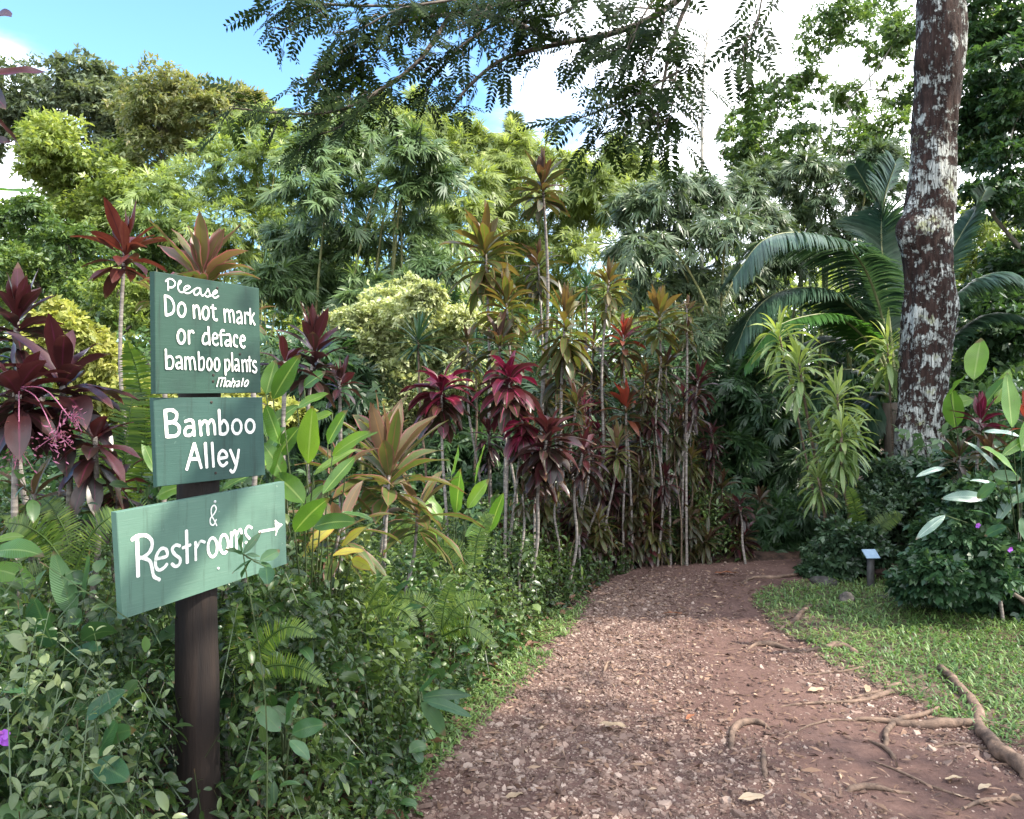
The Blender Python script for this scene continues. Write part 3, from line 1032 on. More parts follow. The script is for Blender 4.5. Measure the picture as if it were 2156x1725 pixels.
def stone(label, px, py, w, h, seed):
    p = gnd(px, py)
    s = w * p[1] / F / 2
    th, ph = np.meshgrid(np.linspace(0, 2 * np.pi, 21), np.linspace(0, np.pi, 13))
    d = np.stack([np.cos(th) * np.sin(ph), np.sin(th) * np.sin(ph), np.cos(ph)], -1)
    r = 1 + .9 * (fnoise(d * 1.6 + seed, seed, 3) - .5)
    V = d * r[..., None] * np.array([s, s * .8, h * p[1] / F * .55]) + p + np.array([0, 0, h * p[1] / F * .25])
    n, m = th.shape
    i, j = np.meshgrid(np.arange(n - 1), np.arange(m - 1), indexing='ij')
    a = i * m + j
    g = Geo()
    g.add(V.reshape(-1, 3), np.stack([a, a + m, a + m + 1, a + 1], -1).reshape(-1, 4))
    o = g.build('stone', rough_mat('dark_stone', (.018, .016, .015), (.075, .068, .062), scale=14, bump=.9, dist=.02))
    tag(o, label, 'stone')


stone('rounded black stone at the near tip of the lawn below the marker post', 1782, 1272, 34, 30, 3)
stone('low dark stone half hidden in grass in front of the marker post', 1868, 1266, 46, 16, 8)
stone('dark flat stone lying at the shrub foot where the path bends away', 1735, 1232, 60, 22, 12)

ROOTM = rough_mat('root_bark', (.055, .036, .027), (.19, .125, .090), scale=16, bump=.9, stretch=(1, 1, 1), c3=(.33, .235, .17), dist=.012)


def root(label, pts, r0, r1, mid=None, seed=0, lift=.68):
    W = np.array([gnd(x, y) for x, y in pts])
    n = 10 * (len(pts) - 1) + 1
    C = smooth_path(W, n)
    d = W.mean(0)[1] / F
    t = np.linspace(0, 1, n)
    rad = 1.0 * (np.interp(t, [0, 1], [r0, r1]) if mid is None else np.interp(t, [0, .5, 1], [r0, mid, r1])) * d
    C[:, 2] = path_z(C[:, 0], C[:, 1]) + rad * lift + .25 * rad.mean() * np.sin(t * 9 + seed)
    C[0, 2] -= rad[0] * 1.5
    C[-1, 2] -= rad[-1] * 1.8
    C[:, :2] += (np.stack([fnoise(C * 9, seed), fnoise(C * 9, seed + 5)], -1) - .5) * rad.mean() * 2.2
    g = Geo()
    tube(g, C, rad, 10, bump=.35, seed=seed)
    tag(g.build('tree_root', ROOTM), label, 'root', 'tree roots laid bare on the path')


root('thick pale root running from the lawn down to the lower path corner', [(1975, 1415), (2030, 1465), (2058, 1515), (2070, 1560), (2110, 1600), (2170, 1652)], 9, 17, None, 1)
root('long straight root lying across the thick pale root', [(1800, 1519), (1880, 1523), (1960, 1531), (2040, 1530), (2090, 1533), (2160, 1552)], 4, 3, 11, 2)
root('stubby root end sticking out of the lawn tip', [(1696, 1380), (1740, 1374), (1778, 1372), (1800, 1385)], 3, 7, 9, 3)
root('short root humped in dark soil left of the stubby root end', [(1568, 1372), (1600, 1365), (1640, 1370), (1692, 1384)], 2, 2, 7, 4)
root('pair end of a thin dark root reaching out from under the grass', [(1640, 1494), (1740, 1488), (1820, 1480), (1880, 1462)], 2, 7, 4, 5)
root('thin root just above the long straight root', [(1790, 1478), (1840, 1466), (1900, 1450)], 2, 6, None, 6)
root('curved loop of root below the long straight root', [(1866, 1572), (1872, 1540), (1895, 1518), (1950, 1508), (1985, 1490)], 5, 4, 6, 7)
root('orange hooked root standing out of bare earth in mid path', [(1538, 1582), (1543, 1552), (1562, 1533), (1600, 1532), (1625, 1542)], 5, 2, 8, 8, .8)
root('small upright knuckle of root below the orange hook', [(1606, 1640), (1611, 1612), (1607, 1582)], 5, 3, 7, 9)
root('short slanting root in the middle of the bare earth', [(1830, 1560), (1862, 1584), (1880, 1604)], 2, 5, 5, 10)
root('low root end with a dark hollow in the near gravel', [(1786, 1672), (1850, 1674), (1920, 1682)], 8, 3, 6, 11)
root('wire thin root stretched over the near gravel', [(1830, 1605), (1950, 1660), (2090, 1712)], 2, 1.5, 3, 12)
root('thin root crossing bare soil near the shrub foot', [(1690, 1215), (1640, 1222), (1590, 1222), (1560, 1232)], 3, 2, 4, 13)
root('dark root ridge running along the near lawn edge', [(1640, 1330), (1672, 1310), (1690, 1296), (1720, 1280)], 3, 3, 6, 14)

root('thin forked looking root ending at the edge of the near lawn grass', [(1690, 1430), (1760, 1424), (1830, 1412), (1880, 1400)], 2, 4, 3, 21)
root('dark wiry root between the orange hook and the lawn edge', [(1650, 1560), (1700, 1535), (1760, 1522), (1800, 1520)], 1.5, 2.5, 2.5, 22)
root('low broken root stub at the lower picture edge under the thick pale root', [(2020, 1712), (2080, 1696), (2150, 1690)], 3, 6, 5, 23)
root('short root crossing under the thick pale root near the grass', [(1950, 1580), (2010, 1570), (2075, 1580), (2120, 1570)], 2, 3, 4, 24)
DRY = [leaf_mat('dry_pale', (.27, .19, .12), (.40, .31, .21), rough=.6, trans=.2, rib=(.30, .2, .12)),
       leaf_mat('dry_russet', (.22, .075, .035), (.30, .12, .06), rough=.55, trans=.2, rib=(.12, .05, .03))]
for i, (px, py, Lp, an, k, lab) in enumerate([
        (1262, 1524, 62, -.25, 0, 'long cream fallen leaf alone on gravel near the lawn side of mid path'),
        (1555, 1832 - 150, 60, .2, 0, 'broad tan fallen leaf in the near gravel centre'),
        (1445, 1600 - 85, 40, .9, 1, 'small russet fallen leaf on bare earth beside mid path'),
        (1825, 1512 - 55, 44, 1.1, 0, 'slim cream curled leaf by the thin roots'),
        (1505, 1262 - 55, 46, .1, 1, 'reddish fallen leaf where the path meets the far shade'),
        (1395, 1312 - 20, 42, .05, 1, 'rusty fallen leaf at the tip of the verge grass'),
        (1060, 1683, 52, .6, 0, 'curled tan leaf close to the lower verge grass'),
        (700, 1680, 60, 1.2, 1, 'russet curled leaf in the dead leaves right of the post'),
        (760, 1705, 48, 2.3, 1, 'brown shrivelled leaf under the ground cover beside the verge'),
        (1990, 1640, 50, .15, 0, 'wide pale leaf between roots near the lower path corner'),
        (2060, 1662, 46, .5, 0, 'pale leaf under the thick pale root end'),
        (1700, 1455, 44, .3, 0, 'flat tan leaf on the lit band of path chips')]):
    p = gnd(px, py, .03)
    d = p[1] / F
    g = Geo()
    r = np.random.default_rng(100 + i)
    leaves(g, p[None] * [1, 1, 0] + [0, 0, .03], [math.cos(an), math.sin(an), .12], Lp * d, Lp * d * .34, U=[.2 * r.normal(), .2 * r.normal(), 1], prof='oval', n=8, bend=.25, fold=.18, tint=r.random(), wave=.09, rng=r)
    tag(g.build('fallen_leaf', DRY[k]), lab, 'leaf', 'fallen leaves on the path')
# ------------------------------------------------------------------ ground cover
M_COVER = leaf_mat('creeper_leaf', (.020, .042, .013), (.048, .086, .023), (.125, .18, .05), rough=.36, trans=.34, tcol=1.5, rib=(.09, .13, .05), ribw=.05)
M_STALK = rough_mat('green_stalk', (.028, .045, .014), (.065, .085, .030), scale=20)


def cover(name, n_sprig, xr, yr, Ls, seed, keepf, tall=.16, mat=None, raise_=0.0, seg=3):
    r = np.random.default_rng(seed)
    x = xr[0] + (xr[1] - xr[0]) * r.random(n_sprig)
    y = yr[0] + (yr[1] - yr[0]) * r.random(n_sprig)
    k = keepf(x, y, r)
    x, y = x[k], y[k]
    K = len(x)
    top = bedtop(x, y)
    patch = fnoise(np.stack([x * 2.1, y * 2.1, 0 * x], -1), seed + 1)
    rel = fnoise(np.stack([x * 5.5, y * 5.5, 0 * x], -1), seed + 2, 2)
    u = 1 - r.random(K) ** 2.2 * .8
    up_ = (r.random(K) < .12) * r.random(K) * tall * sstep(.1, .5, XL(y) - x)
    z = np.maximum(top * u * (.55 + .9 * rel) + up_ + raise_ + .05 * (r.random(K) - .3), .015)
    g = Geo()
    sd_ = nrm(np.stack([r.normal(size=K) * .5, r.normal(size=K) * .5 - .1, np.ones(K)], -1))
    sl = np.minimum(.10 + .17 * r.random(K) + up_, z + .03)
    tip = np.stack([x, y, z], -1)
    leaves(g, tip - sd_ * sl[:, None], sd_, sl, .0032, U=sph(r, K), prof='stem', n=2, bend=0, fold=0, tint=.2, flat=True)
    kind_ = fnoise(np.stack([x * 1.4, y * 1.4, 0 * x + 3], -1), seed + 4)
    az0 = r.random(K) * 6.28
    for lv in range(4):
        for q in range(2):
            az = az0 + lv * 1.57 + q * np.pi + .35 * r.normal(size=K)
            el = np.radians(48 - 22 * lv + 22 * r.normal(size=K))
            D = np.stack([np.cos(az) * np.cos(el), np.sin(az) * np.cos(el), np.sin(el)], -1)
            m = r.random(K) > .15
            big = np.where(r.random(K) < .07, 1.8, 1.0) * np.where(kind_ > .55, .72, 1.05)
            L = Ls * (.45 + .8 * r.random(K)) * (.8 + .12 * lv) * big
            P = tip - sd_ * (lv * .26 * sl)[:, None] + D * .005
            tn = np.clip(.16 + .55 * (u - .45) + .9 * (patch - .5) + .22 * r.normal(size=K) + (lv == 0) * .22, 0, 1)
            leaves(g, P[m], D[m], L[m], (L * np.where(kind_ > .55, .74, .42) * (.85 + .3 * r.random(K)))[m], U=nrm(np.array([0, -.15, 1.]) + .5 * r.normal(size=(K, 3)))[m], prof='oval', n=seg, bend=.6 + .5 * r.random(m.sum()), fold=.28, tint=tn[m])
    return tag(g.build(name, mat or M_COVER), kind='stuff')


def inbed(x, y, r):
    d = XL(y) - x
    ok = (d > np.where(y < 3.2, -.02, .05) + .06 * r.random(len(x))) & (y > .95 - x * .2)
    ok &= ~((np.hypot(x - PQ[0], y - PQ[1]) < .10))
    # keep the sight line to the foot of the post mostly open
    sight = (np.abs(x - PQ[0] * y / PQ[1]) < .085) & (y < 2.45) & (y > 1.5)
    ok &= ~(sight & (r.random(len(x)) < .80))
    th = fnoise(np.stack([x * 3.2, y * 3.2, 0 * x], -1), 91)
    thin = np.exp(-(((x + .56) / .22) ** 2 + ((y - 2.15) / .40) ** 2)) * .60
    return ok & (th > .29) & (r.random(len(x)) > thin)


cover('ground_cover', 8500, (-2.6, .2), (1.0, 3.6), .042, 11, inbed, seg=5)
cover('ground_cover', 9500, (-3.8, .9), (3.4, 6.2), .046, 12, inbed)
cover('ground_cover', 6500, (-2.5, 2.2), (6.0, 8.6), .054, 13, inbed)

M_SUNLIT = leaf_mat('sunlit_weed', (.07, .12, .025), (.13, .19, .045), (.25, .29, .08), rough=.42, trans=.42, tcol=1.4)  # sunlit patch of the bed put into a brighter leaf colour
M_ROUND = leaf_mat('pale_creeper', (.040, .066, .028), (.085, .12, .05), (.17, .205, .09), rough=.34, trans=.3)
M_BROAD = leaf_mat('broad_weed', (.022, .058, .020), (.045, .10, .032), (.09, .16, .05), rough=.33, trans=.34, rib=(.10, .16, .06), ribw=.05)


def near(cx_, cy_, rx, ry):
    return lambda x, y, r: inbed(x, y, r) & (((x - cx_) / rx) ** 2 + ((y - cy_) / ry) ** 2 < .25 + .9 * r.random(len(x)))


cover('ground_cover', 700, (-1.1, .0), (2.9, 4.2), .050, 14, near(-.66, 3.6, .30, .42), .12, M_SUNLIT, .05)
cover('ground_cover', 1300, (-1.8, -.4), (1.2, 2.3), .030, 15, near(-1.15, 1.65, .5, .45), .10, M_ROUND, .04, 5)
cover('ground_cover', 1100, (-.8, -.1), (1.6, 2.9), .030, 16, near(-.5, 2.2, .3, .5), .08, M_ROUND, .03, 5)
cover('ground_cover', 800, (-2.4, .1), (1.2, 5.0), .080, 17, inbed, .10, M_BROAD, .02, 7)

# brown dead leaves lying in the bed
r_ = np.random.default_rng(77)
K = 4200
x = -2.5 + 3.2 * r_.random(K)
y = 1.3 + 6 * r_.random(K) ** 1.4
k = x < XL(y) + .02
x, y = x[k], y[k]
K = len(x)
an = r_.random(K) * 6.28
g = Geo()
leaves(g, np.stack([x, y, earth_z(x, y) + .02 + .05 * r_.random(K)], -1), np.stack([np.cos(an), np.sin(an), .3 * r_.normal(size=K)], -1), .04 + .07 * r_.random(K), .015 + .03 * r_.random(K),
       U=np.array([0, 0, 1.]) + .5 * r_.normal(size=(K, 3)), prof='oval', n=3, bend=.3, fold=.4, tint=r_.random(K))
tag(g.build('dead_leaves', leaf_mat('dead_leaf', (.045, .022, .014), (.12, .055, .030), (.22, .12, .07), rough=.7, trans=.15)), kind='stuff')

# ------------------------------------------------------------------ rosette plants (ti, dracaena)
STEM_GREY = rough_mat('cane_bark', (.10, .085, .075), (.27, .235, .21), scale=7, bump=.7, stretch=(1, 1, 9), dist=.006)
STEM_BROWN = rough_mat('cane_brown', (.055, .038, .026), (.17, .12, .085), scale=7, bump=.7, stretch=(1, 1, 9), dist=.006)
SCH = {
    'bronze': leaf_mat('ti_bronze', (.060, .032, .022), (.044, .054, .018), (.032, .044, .018), rough=.40, trans=.32, rib=(.11, .035, .04), edge=(.075, .030, .020), tcol=1.6),
    'olive': leaf_mat('ti_olive', (.110, .070, .028), (.085, .098, .024), (.060, .080, .026), rough=.40, trans=.34, rib=(.14, .085, .04), edge=(.115, .055, .025), tcol=1.6),
    'crimson': leaf_mat('ti_crimson', (.12, .008, .024), (.065, .007, .014), (.046, .036, .018), rough=.36, trans=.26, rib=(.26, .03, .09), tcol=1.3, warm=0),
    'maroon': leaf_mat('ti_maroon', (.060, .013, .014), (.034, .011, .011), (.026, .017, .012), rough=.34, trans=.24, rib=(.08, .015, .03), tcol=1.6, warm=.3),
    'red': leaf_mat('ti_red', (.10, .020, .014), (.075, .018, .014), (.050, .015, .013), rough=.38, trans=.36, rib=(.05, .01, .012), tcol=1.6, warm=.5),
    'rosegreen': leaf_mat('ti_rosegreen', (.14, .085, .050), (.090, .115, .028), (.066, .10, .024), rough=.40, trans=.34, rib=(.20, .11, .05), edge=(.19, .080, .065), tcol=1.4, warm=.6),
    'pinkgreen': leaf_mat('ti_pinkgreen', (.13, .075, .045), (.092, .105, .024), (.07, .095, .02), rough=.40, trans=.36, rib=(.10, .09, .02), stripe=(.12, .085, .035), edge=(.25, .075, .085), tcol=1.4, warm=.6),
    'flame': leaf_mat('ti_flame', (.30, .035, .026), (.075, .050, .022), (.050, .052, .020), rough=.38, trans=.32, rib=(.20, .05, .03), tcol=1.4, warm=.4),
    'lime': leaf_mat('dracaena_lime', (.27, .32, .085), (.20, .27, .085), (.11, .19, .065), rough=.38, trans=.36, stripe=(.27, .34, .15), rib=(.14, .23, .08), tcol=1.3),
    'spiky': leaf_mat('spiky_leaf', (.046, .098, .046), (.034, .078, .038), rough=.35, trans=.22),
    'ginger': leaf_mat('ginger_leaf', (.15, .25, .032), (.085, .175, .026), (.050, .115, .022), rough=.33, trans=.40, rib=(.20, .28, .08), veins=.22, tcol=1.5),
    'yellowing': leaf_mat('yellowing_leaf', (.34, .30, .04), (.22, .25, .04), (.10, .16, .03), rough=.4, trans=.4, rib=(.24, .20, .06), edge=(.30, .16, .05)),
    'silver': leaf_mat('silver_leaf', (.16, .24, .20), (.22, .31, .28), rough=.28, trans=.25, rib=(.30, .38, .33), veins=.3),
    'deep': leaf_mat('deep_leaf', (.026, .070, .030), (.036, .095, .036), (.06, .12, .05), rough=.34, trans=.30, rib=(.07, .13, .05), veins=.2),
}
PINK = leaf_mat('pink_bloom', (.30, .07, .16), (.46, .18, .28), rough=.5, trans=.3)
PURPLE = leaf_mat('purple_petal', (.30, .06, .52), (.42, .14, .66), rough=.5, trans=.3)


def crown_leaves(g, top, L, n0, W, rng, emax=82, emin=-18, pitch=.5, bend=(.15, 1.1), prof='ti', seg=7, axis=None, wave=.055, fold=.32, tint=None, zmin=None, droop_out=1.0):
    n = int(n0 * (1.75 if seg == 7 else 1))
    W = W * (1.06 if seg == 7 else 1)
    bend = (bend[0] + .16, bend[1] + .35)
    o = (np.arange(n) + .5) / n
    az = np.arange(n) * 2.39996 + rng.random() * 6.28 + .25 * rng.normal(size=n)
    el = np.radians(emax + (emin - emax) * o ** droop_out + 13 * rng.normal(size=n))
    D = np.stack([np.cos(az) * np.cos(el), np.sin(az) * np.cos(el), np.sin(el)], -1)
    if axis is not None:
        axis = np.asarray(axis)
        D = nrm(D + axis * np.array([1, 1, 0]) * .9)
    else:
        axis = np.array([0, 0, 1.0])
    P = top - axis * (o ** 1.3 * pitch * L)[:, None]
    Ln = L * (.58 + .50 * np.sin(np.pi * np.clip(.15 + .75 * o, 0, 1))) * (.68 + .45 * rng.random(n))
    Wn = W * (.8 + .4 * rng.random(n)) * np.interp(o, [0, .15, 1], [.55, .9, 1])
    t = np.clip(o * .85 + .05 + .24 * rng.normal(size=n), 0, 1) if tint is None else np.clip(tint + .15 * rng.normal(size=n), 0, 1)
    leaves(g, P, D, Ln, Wn, U=nrm(np.array([0, 0, 1.]) + .22 * rng.normal(size=(n, 3))), prof=prof, n=seg, bend=bend[0] + (bend[1] - bend[0]) * o + .15 * rng.normal(size=n), fold=fold, tint=t, wave=wave, rng=rng)


seedc = [1000]


def ti(label, px, py, Y, dia, sch, n=20, base=None, w=.22, emax=82, emin=-18, bend=(.15, 1.1), pitch=.55, stem=STEM_GREY, r0=.013, name='ti_plant', cat='ti plant', group=None,
       heads=(), tiers=0, panicle=None, prof='ti', seg=7, kink=.5, zbase=0.0):
    """px,py the photo point of the head's centre, dia its width in the photo, base the photo x (and side step) of the foot"""
    seedc[0] += 1
    rng = np.random.default_rng(seedc[0])
    while name == 'ti_plant' and px > 850 and px < 1700 and at(base if base is not None else px, 0, Y)[0] > XL(Y) - .22:
        Y += .08
    L = dia * Y / F * (.53 if Y > 5.5 and name == 'ti_plant' else .57)
    top = at(px, py, Y)
    bx = at(base if base is not None else px, 0, Y)[0]
    root = thing(name, label, cat, (bx, Y + .1 * rng.normal(), zbase), group)
    b = np.array(root.location)
    if name == 'ti_plant' and Y > 5.5:
        tiers = max(tiers, 1 + seedc[0] % 2) if dia < 120 else tiers
    g = Geo()
    sd = (rng.random(2) - .5) * kink
    mid1 = b + (top - b) * .35 + np.array([sd[0] * .2, sd[1] * .2, 0])
    mid2 = b + (top - b) * .7 + np.array([-sd[0] * .14, -sd[1] * .1, 0])
    C = smooth_path([b - [0, 0, .05], mid1, mid2, top], 28)
    tube(g, C, np.linspace(r0, r0 * .72, 28) * (1 + .05 * np.sin(np.arange(28) * 2.1)), 8)
    gl = Geo()
    ax = nrm(C[-1] - C[-4])
    ax = nrm(ax * .5 + np.array([0, 0, .8]))
    crown_leaves(gl, top, L, n, L * w, rng, emax, emin, pitch, bend, prof, seg, axis=None if abs(ax[2]) > .97 else ax)
    for k in range(tiers):      # older leaves down the cane
        q = C[-1 - int(3.2 * (k + 1))]
        crown_leaves(gl, q, L * .85, max(5, n // 3), L * w * .9, rng, 20, -45, .35, (.7, 1.3), prof, seg, tint=.85)
    for hx, hy, hd, hn in heads:  # side branches of the same cane
        t2 = at(hx, hy, Y + .15 * rng.normal())
        j = int(12 + 10 * rng.random())
        q = smooth_path([C[j], C[j] + (t2 - C[j]) * .5 + np.array([0, 0, -.05]), t2], 12)
        tube(g, q, r0 * .7, 6)
        L2 = hd * Y / F * .6
        crown_leaves(gl, t2, L2, hn, L2 * w, rng, emax, emin, pitch, bend, prof, seg)
    part(g, 'stem', stem, root)
    part(gl, 'leaf_crown', SCH[sch], root)
    if panicle:
        gp = Geo()
        for (qx, qy, sp, cnt) in panicle:
            c0 = at(qx, qy, Y - .1)
            K = cnt
            P = c0 + rng.normal(size=(K, 3)) * sp * Y / F * np.array([.7, .5, 1])
            leaves(gp, P, sph(rng, K), .012 + .014 * rng.random(K), .006, U=sph(rng, K), prof='oval', n=2, bend=0, fold=.2, tint=rng.random(K), flat=True)
            for s in range(8):
                tube(gp, smooth_path([c0 + [0, 0, .02], (c0 + P[s]) / 2 + [0, 0, .015], P[s]], 6), .0012, 4)
            tube(gp, smooth_path([top, (top + c0) / 2 + [0, 0, .05], c0], 8), .002, 5)
        part(gp, 'flower_panicle', PINK, root)
    return root


# tall group in the middle
ti('tallest ti plant of the bed, dark green rosette standing clear against the sky', 1142, 376, 7.5, 150, 'bronze', 26, 1158, .20, 84, -20, (.1, .8), .75, r0=.017)
ti('second tallest ti plant, broad bronze green head with hanging yellowed leaves', 1022, 515, 7.2, 190, 'olive', 30, 1040, .21, 84, -38, (.15, 1.1), .75, r0=.016)
ti('dark bronze ti head just under the tallest rosette', 1133, 545, 7.8, 115, 'bronze', 20, 1150, .2, 80, -40, (.2, 1.2), .9)
ti('bronze ti plant with one upright pink spear, below the second tallest head', 1066, 630, 7.0, 150, 'olive', 26, 1075, .2, 86, -20, (.2, 1.2), .7, r0=.015)
ti('drooping bronze ti head overlapping the pink speared one', 1052, 715, 6.8, 150, 'bronze', 24, 1090, .2, 75, -35, (.3, 1.2), .7)
ti('tall bronze ti plant with long layered leaves and a dark pink spear', 1190, 660, 7.1, 165, 'olive', 30, 1170, .19, 86, -40, (.2, 1.2), 1.1, r0=.016, tiers=1)
ti('bronze ti head low on the same line as the layered one', 1178, 765, 7.3, 130, 'bronze', 22, 1165, .2, 70, -40, (.3, 1.2), .8)
ti('golden bronze ti plant with reddish crown leaves in front of the grey green bamboo', 1282, 590, 7.4, 110, 'olive', 22, 1250, .21, 84, -25, (.15, 1.1), .8, r0=.015)
ti('ti plant with a bright pink spear above yellow bronze leaves', 1388, 655, 7.3, 135, 'olive', 26, 1400, .19, 86, -15, (.2, 1.1), .8, r0=.015)
ti('small golden ti plant touching the pink speared one', 1446, 650, 7.6, 80, 'rosegreen', 18, 1438, .2, 80, -40, (.3, 1.2), .9)
ti('bronze ti plant with orange red young leaves on a thin cane', 1312, 705, 7.0, 110, 'flame', 22, 1330, .19, 84, -20, (.2, 1.1), .8)
ti('bronze ti head with silvery backed leaves behind the orange leaved one', 1250, 725, 7.7, 130, 'bronze', 22, 1240, .18, 70, -30, (.3, 1.2), .8)
ti('dark purple ti plant at the end of the tall row', 1470, 800, 7.2, 100, 'maroon', 20, 1385, .19, 82, -30, (.2, 1.1), .8)
ti('bronze ti head among pale canes below the pink speared one', 1402, 765, 7.5, 120, 'bronze', 22, 1410, .18, 70, -35, (.3, 1.2), .8)
ti('deep crimson ti plant with a wide flat head beside the pale shrub', 930, 815, 6.2, 165, 'crimson', 22, 945, .30, 58, -18, (.6, 1.5), .5, r0=.013, tiers=1)
ti('magenta topped ti plant, brightest crimson head of the bed', 1072, 790, 6.1, 165, 'crimson', 24, 1062, .30, 60, -18, (.6, 1.5), .6, r0=.013, tiers=1)
ti('dark maroon ti plant with broad drooping green lower leaves', 1155, 910, 5.9, 170, 'maroon', 24, 1105, .30, 66, -35, (.4, 1.3), .7, r0=.014, tiers=2)
ti('green and maroon ti head hanging under the magenta one', 1100, 885, 6.0, 130, 'crimson', 14, 1062, .34, 20, -50, (.5, 1.3), .6)
ti('scarlet leaved ti plant glowing among pale canes', 1318, 850, 6.7, 120, 'flame', 20, 1310, .20, 80, -20, (.2, 1.1), .8)
ti('second scarlet ti plant, lower and half hidden under the glowing one', 1300, 935, 6.6, 115, 'rosegreen', 18, 1270, .20, 76, -30, (.3, 1.2), .8)
ti('bronze ti plant with narrow leaves left of the scarlet ones', 1215, 845, 6.9, 120, 'bronze', 22, 1200, .16, 76, -35, (.3, 1.3), .8)
ti('plum ti plant with grey sheen between magenta and scarlet heads', 1228, 950, 6.4, 130, 'maroon', 22, 1190, .20, 70, -35, (.3, 1.3), .8)
ti('bronze ti head behind the crimson ones beside the spiky rosette', 985, 720, 7.4, 100, 'bronze', 18, 1010, .2, 74, -30, (.3, 1.2), .7)

# smaller canes of the bed
rr = np.random.default_rng(40)
lowpts = [(1372, 860, 7.4, 90), (1420, 900, 7.6, 95), (1345, 985, 7.2, 95), (1400, 1000, 7.5, 90), (1455, 960, 7.7, 80), (1270, 1010, 6.8, 100), (1210, 1045, 6.7, 100), (1330, 1060, 7.2, 95), (1440, 1065, 7.8, 85),
          (1150, 1025, 6.5, 105), (1500, 910, 8.0, 80), (1520, 1020, 8.1, 85), (1380, 1085, 7.6, 90), (1480, 1095, 8.0, 85), (1260, 1095, 7.0, 90), (1180, 1110, 6.8, 85), (1550, 1095, 8.3, 80), (1600, 1050, 8.6, 80),
          (1440, 830, 7.9, 85), (1360, 790, 7.9, 90), (1250, 815, 7.8, 90), (1150, 820, 7.9, 90), (1640, 1090, 8.8, 70), (1310, 1115, 7.3, 80), (1120, 960, 7.2, 95), (1030, 905, 7.2, 90)]
for i, (a, b, yy, dd) in enumerate(lowpts):
    ti('small dark leaved ti plant filling the shaded foot of the ti bed', a, b, yy, dd, ('maroon', 'bronze', 'bronze', 'maroon', 'olive')[i % 5], 20, a + 30 * (rr.random() - .5), .19, 78, -40, (.3, 1.3), .9, r0=.008, group='small ti plants at the foot of the bed', tiers=2, stem=STEM_BROWN)
rr3 = np.random.default_rng(43)
for i in range(34):
    a = 1110 + 380 * rr3.random()
    ti('narrow leaved bronze and plum ti plant crowded among the taller canes', a, 790 + 250 * rr3.random() + (a < 1200) * 90, 6.3 + 1.5 * (a - 1110) / 380 + .9 * rr3.random(), 62 + 42 * rr3.random(), ('bronze', 'maroon', 'olive', 'bronze', 'crimson', 'olive')[i % 6], 17, a + 40 * (rr3.random() - .5), .16, 80, -45, (.3, 1.4), 1.0, r0=.008, group='ti plants crowded in the middle of the bed', tiers=2, stem=(STEM_BROWN, STEM_GREY)[i % 3 == 0])
rr2 = np.random.default_rng(41)
for i in range(46):
    a = (1040 if i > 33 else 1090) + (150 if i > 33 else 480) * rr2.random()
    ti('small dark leaved ti plant filling the shaded foot of the ti bed', a, 1085 + 75 * rr2.random() - (a - 1090) * .03, 6.4 + 1.4 * (a - 1090) / 480 + .4 * rr2.random(), 62 + 40 * rr2.random(), ('maroon', 'bronze', 'bronze', 'olive', 'maroon')[i % 5], 16, a + 20 * (rr2.random() - .5), .18, 78, -45, (.3, 1.4), .9, r0=.007, group='small ti plants at the foot of the bed', tiers=2, stem=STEM_BROWN)
ti('low ti plant with pale lilac backed leaves in the dark end of the bed', 1556, 1062, 7.6, 90, 'maroon', 16, 1560, .22, 60, -30, (.3, 1.0), .5)
for i, (a, b, ab, yy) in enumerate([(1262, 980, 1240, 6.5), (1235, 900, 1225, 6.6), (1390, 770, 1380, 7.0), (1448, 700, 1436, 7.1), (1130, 1000, 1118, 6.3), (1175, 1010, 1168, 6.4), (1412, 850, 1402, 7.2), (1322, 930, 1330, 7.0), (1366, 930, 1372, 7.2), (1100, 1040, 1098, 5.9)]):
    ti('thin pale ti cane with a few sparse leaves', a, b, yy, 75, ('bronze', 'maroon', 'olive')[i % 3], 11, ab, .17, 70, -40, (.3, 1.2), .8, r0=.011, group='pale bare ti canes in the bed')

# near bed beside the boards
ti('rose tipped green ti plant, large leaves spread beside the lowest board', 820, 985, 4.3, 270, 'rosegreen', 17, 800, .24, 82, -2, (.1, .8), .45, r0=.012)
ti('pink flushed ti plant with one blood red upright leaf beside the pale shrub', 800, 930, 4.9, 190, 'pinkgreen', 12, 810, .26, 84, 10, (.1, .7), .4)
ti('low green ti plant with long arching pinkish leaves over the ground cover', 880, 1075, 4.5, 230, 'rosegreen', 14, 830, .20, 70, -20, (.3, 1.1), .4, r0=.011)
ti('yellowing ti plant with golden lower leaves right of the lowest board', 715, 1110, 3.6, 230, 'rosegreen', 12, 700, .24, 62, -30, (.3, 1.1), .5, r0=.012)
ti('bluish pink ti plant half behind the green leaves beside the middle board', 715, 990, 4.1, 200, 'pinkgreen', 12, 700, .24, 72, -5, (.2, .9), .4)
ti('upright maroon ti plant right of the upper board, sky sheen on one leaf', 662, 715, 4.2, 150, 'maroon', 20, 655, .27, 86, 12, (.05, .5), .9, r0=.012, tiers=1)
ti('maroon ti leaves touching the right edge of the upper board', 600, 760, 3.6, 130, 'maroon', 9, 640, .26, 66, 10, (.1, .6), .4)
ti('small plum ti plant below the upright maroon one', 715, 800, 4.4, 110, 'maroon', 12, 705, .24, 74, -20, (.2, 1.0), .6)
ti('rusty red ti rosette on a bare crooked grey cane behind the boards', 262, 520, 4.5, 185, 'red', 17, 246, .26, 80, -14, (.05, .75), .5, r0=.014)
ti('large pink and olive ti plant rising straight behind the upper board', 425, 575, 2.95, 245, 'pinkgreen', 13, 430, .30, 80, 8, (.05, .55), .35, r0=.012)
ti('olive ti leaf cluster peeping out at the upper board edge', 330, 620, 3.3, 110, 'rosegreen', 8, 360, .28, 70, -10, (.1, .8), .5)
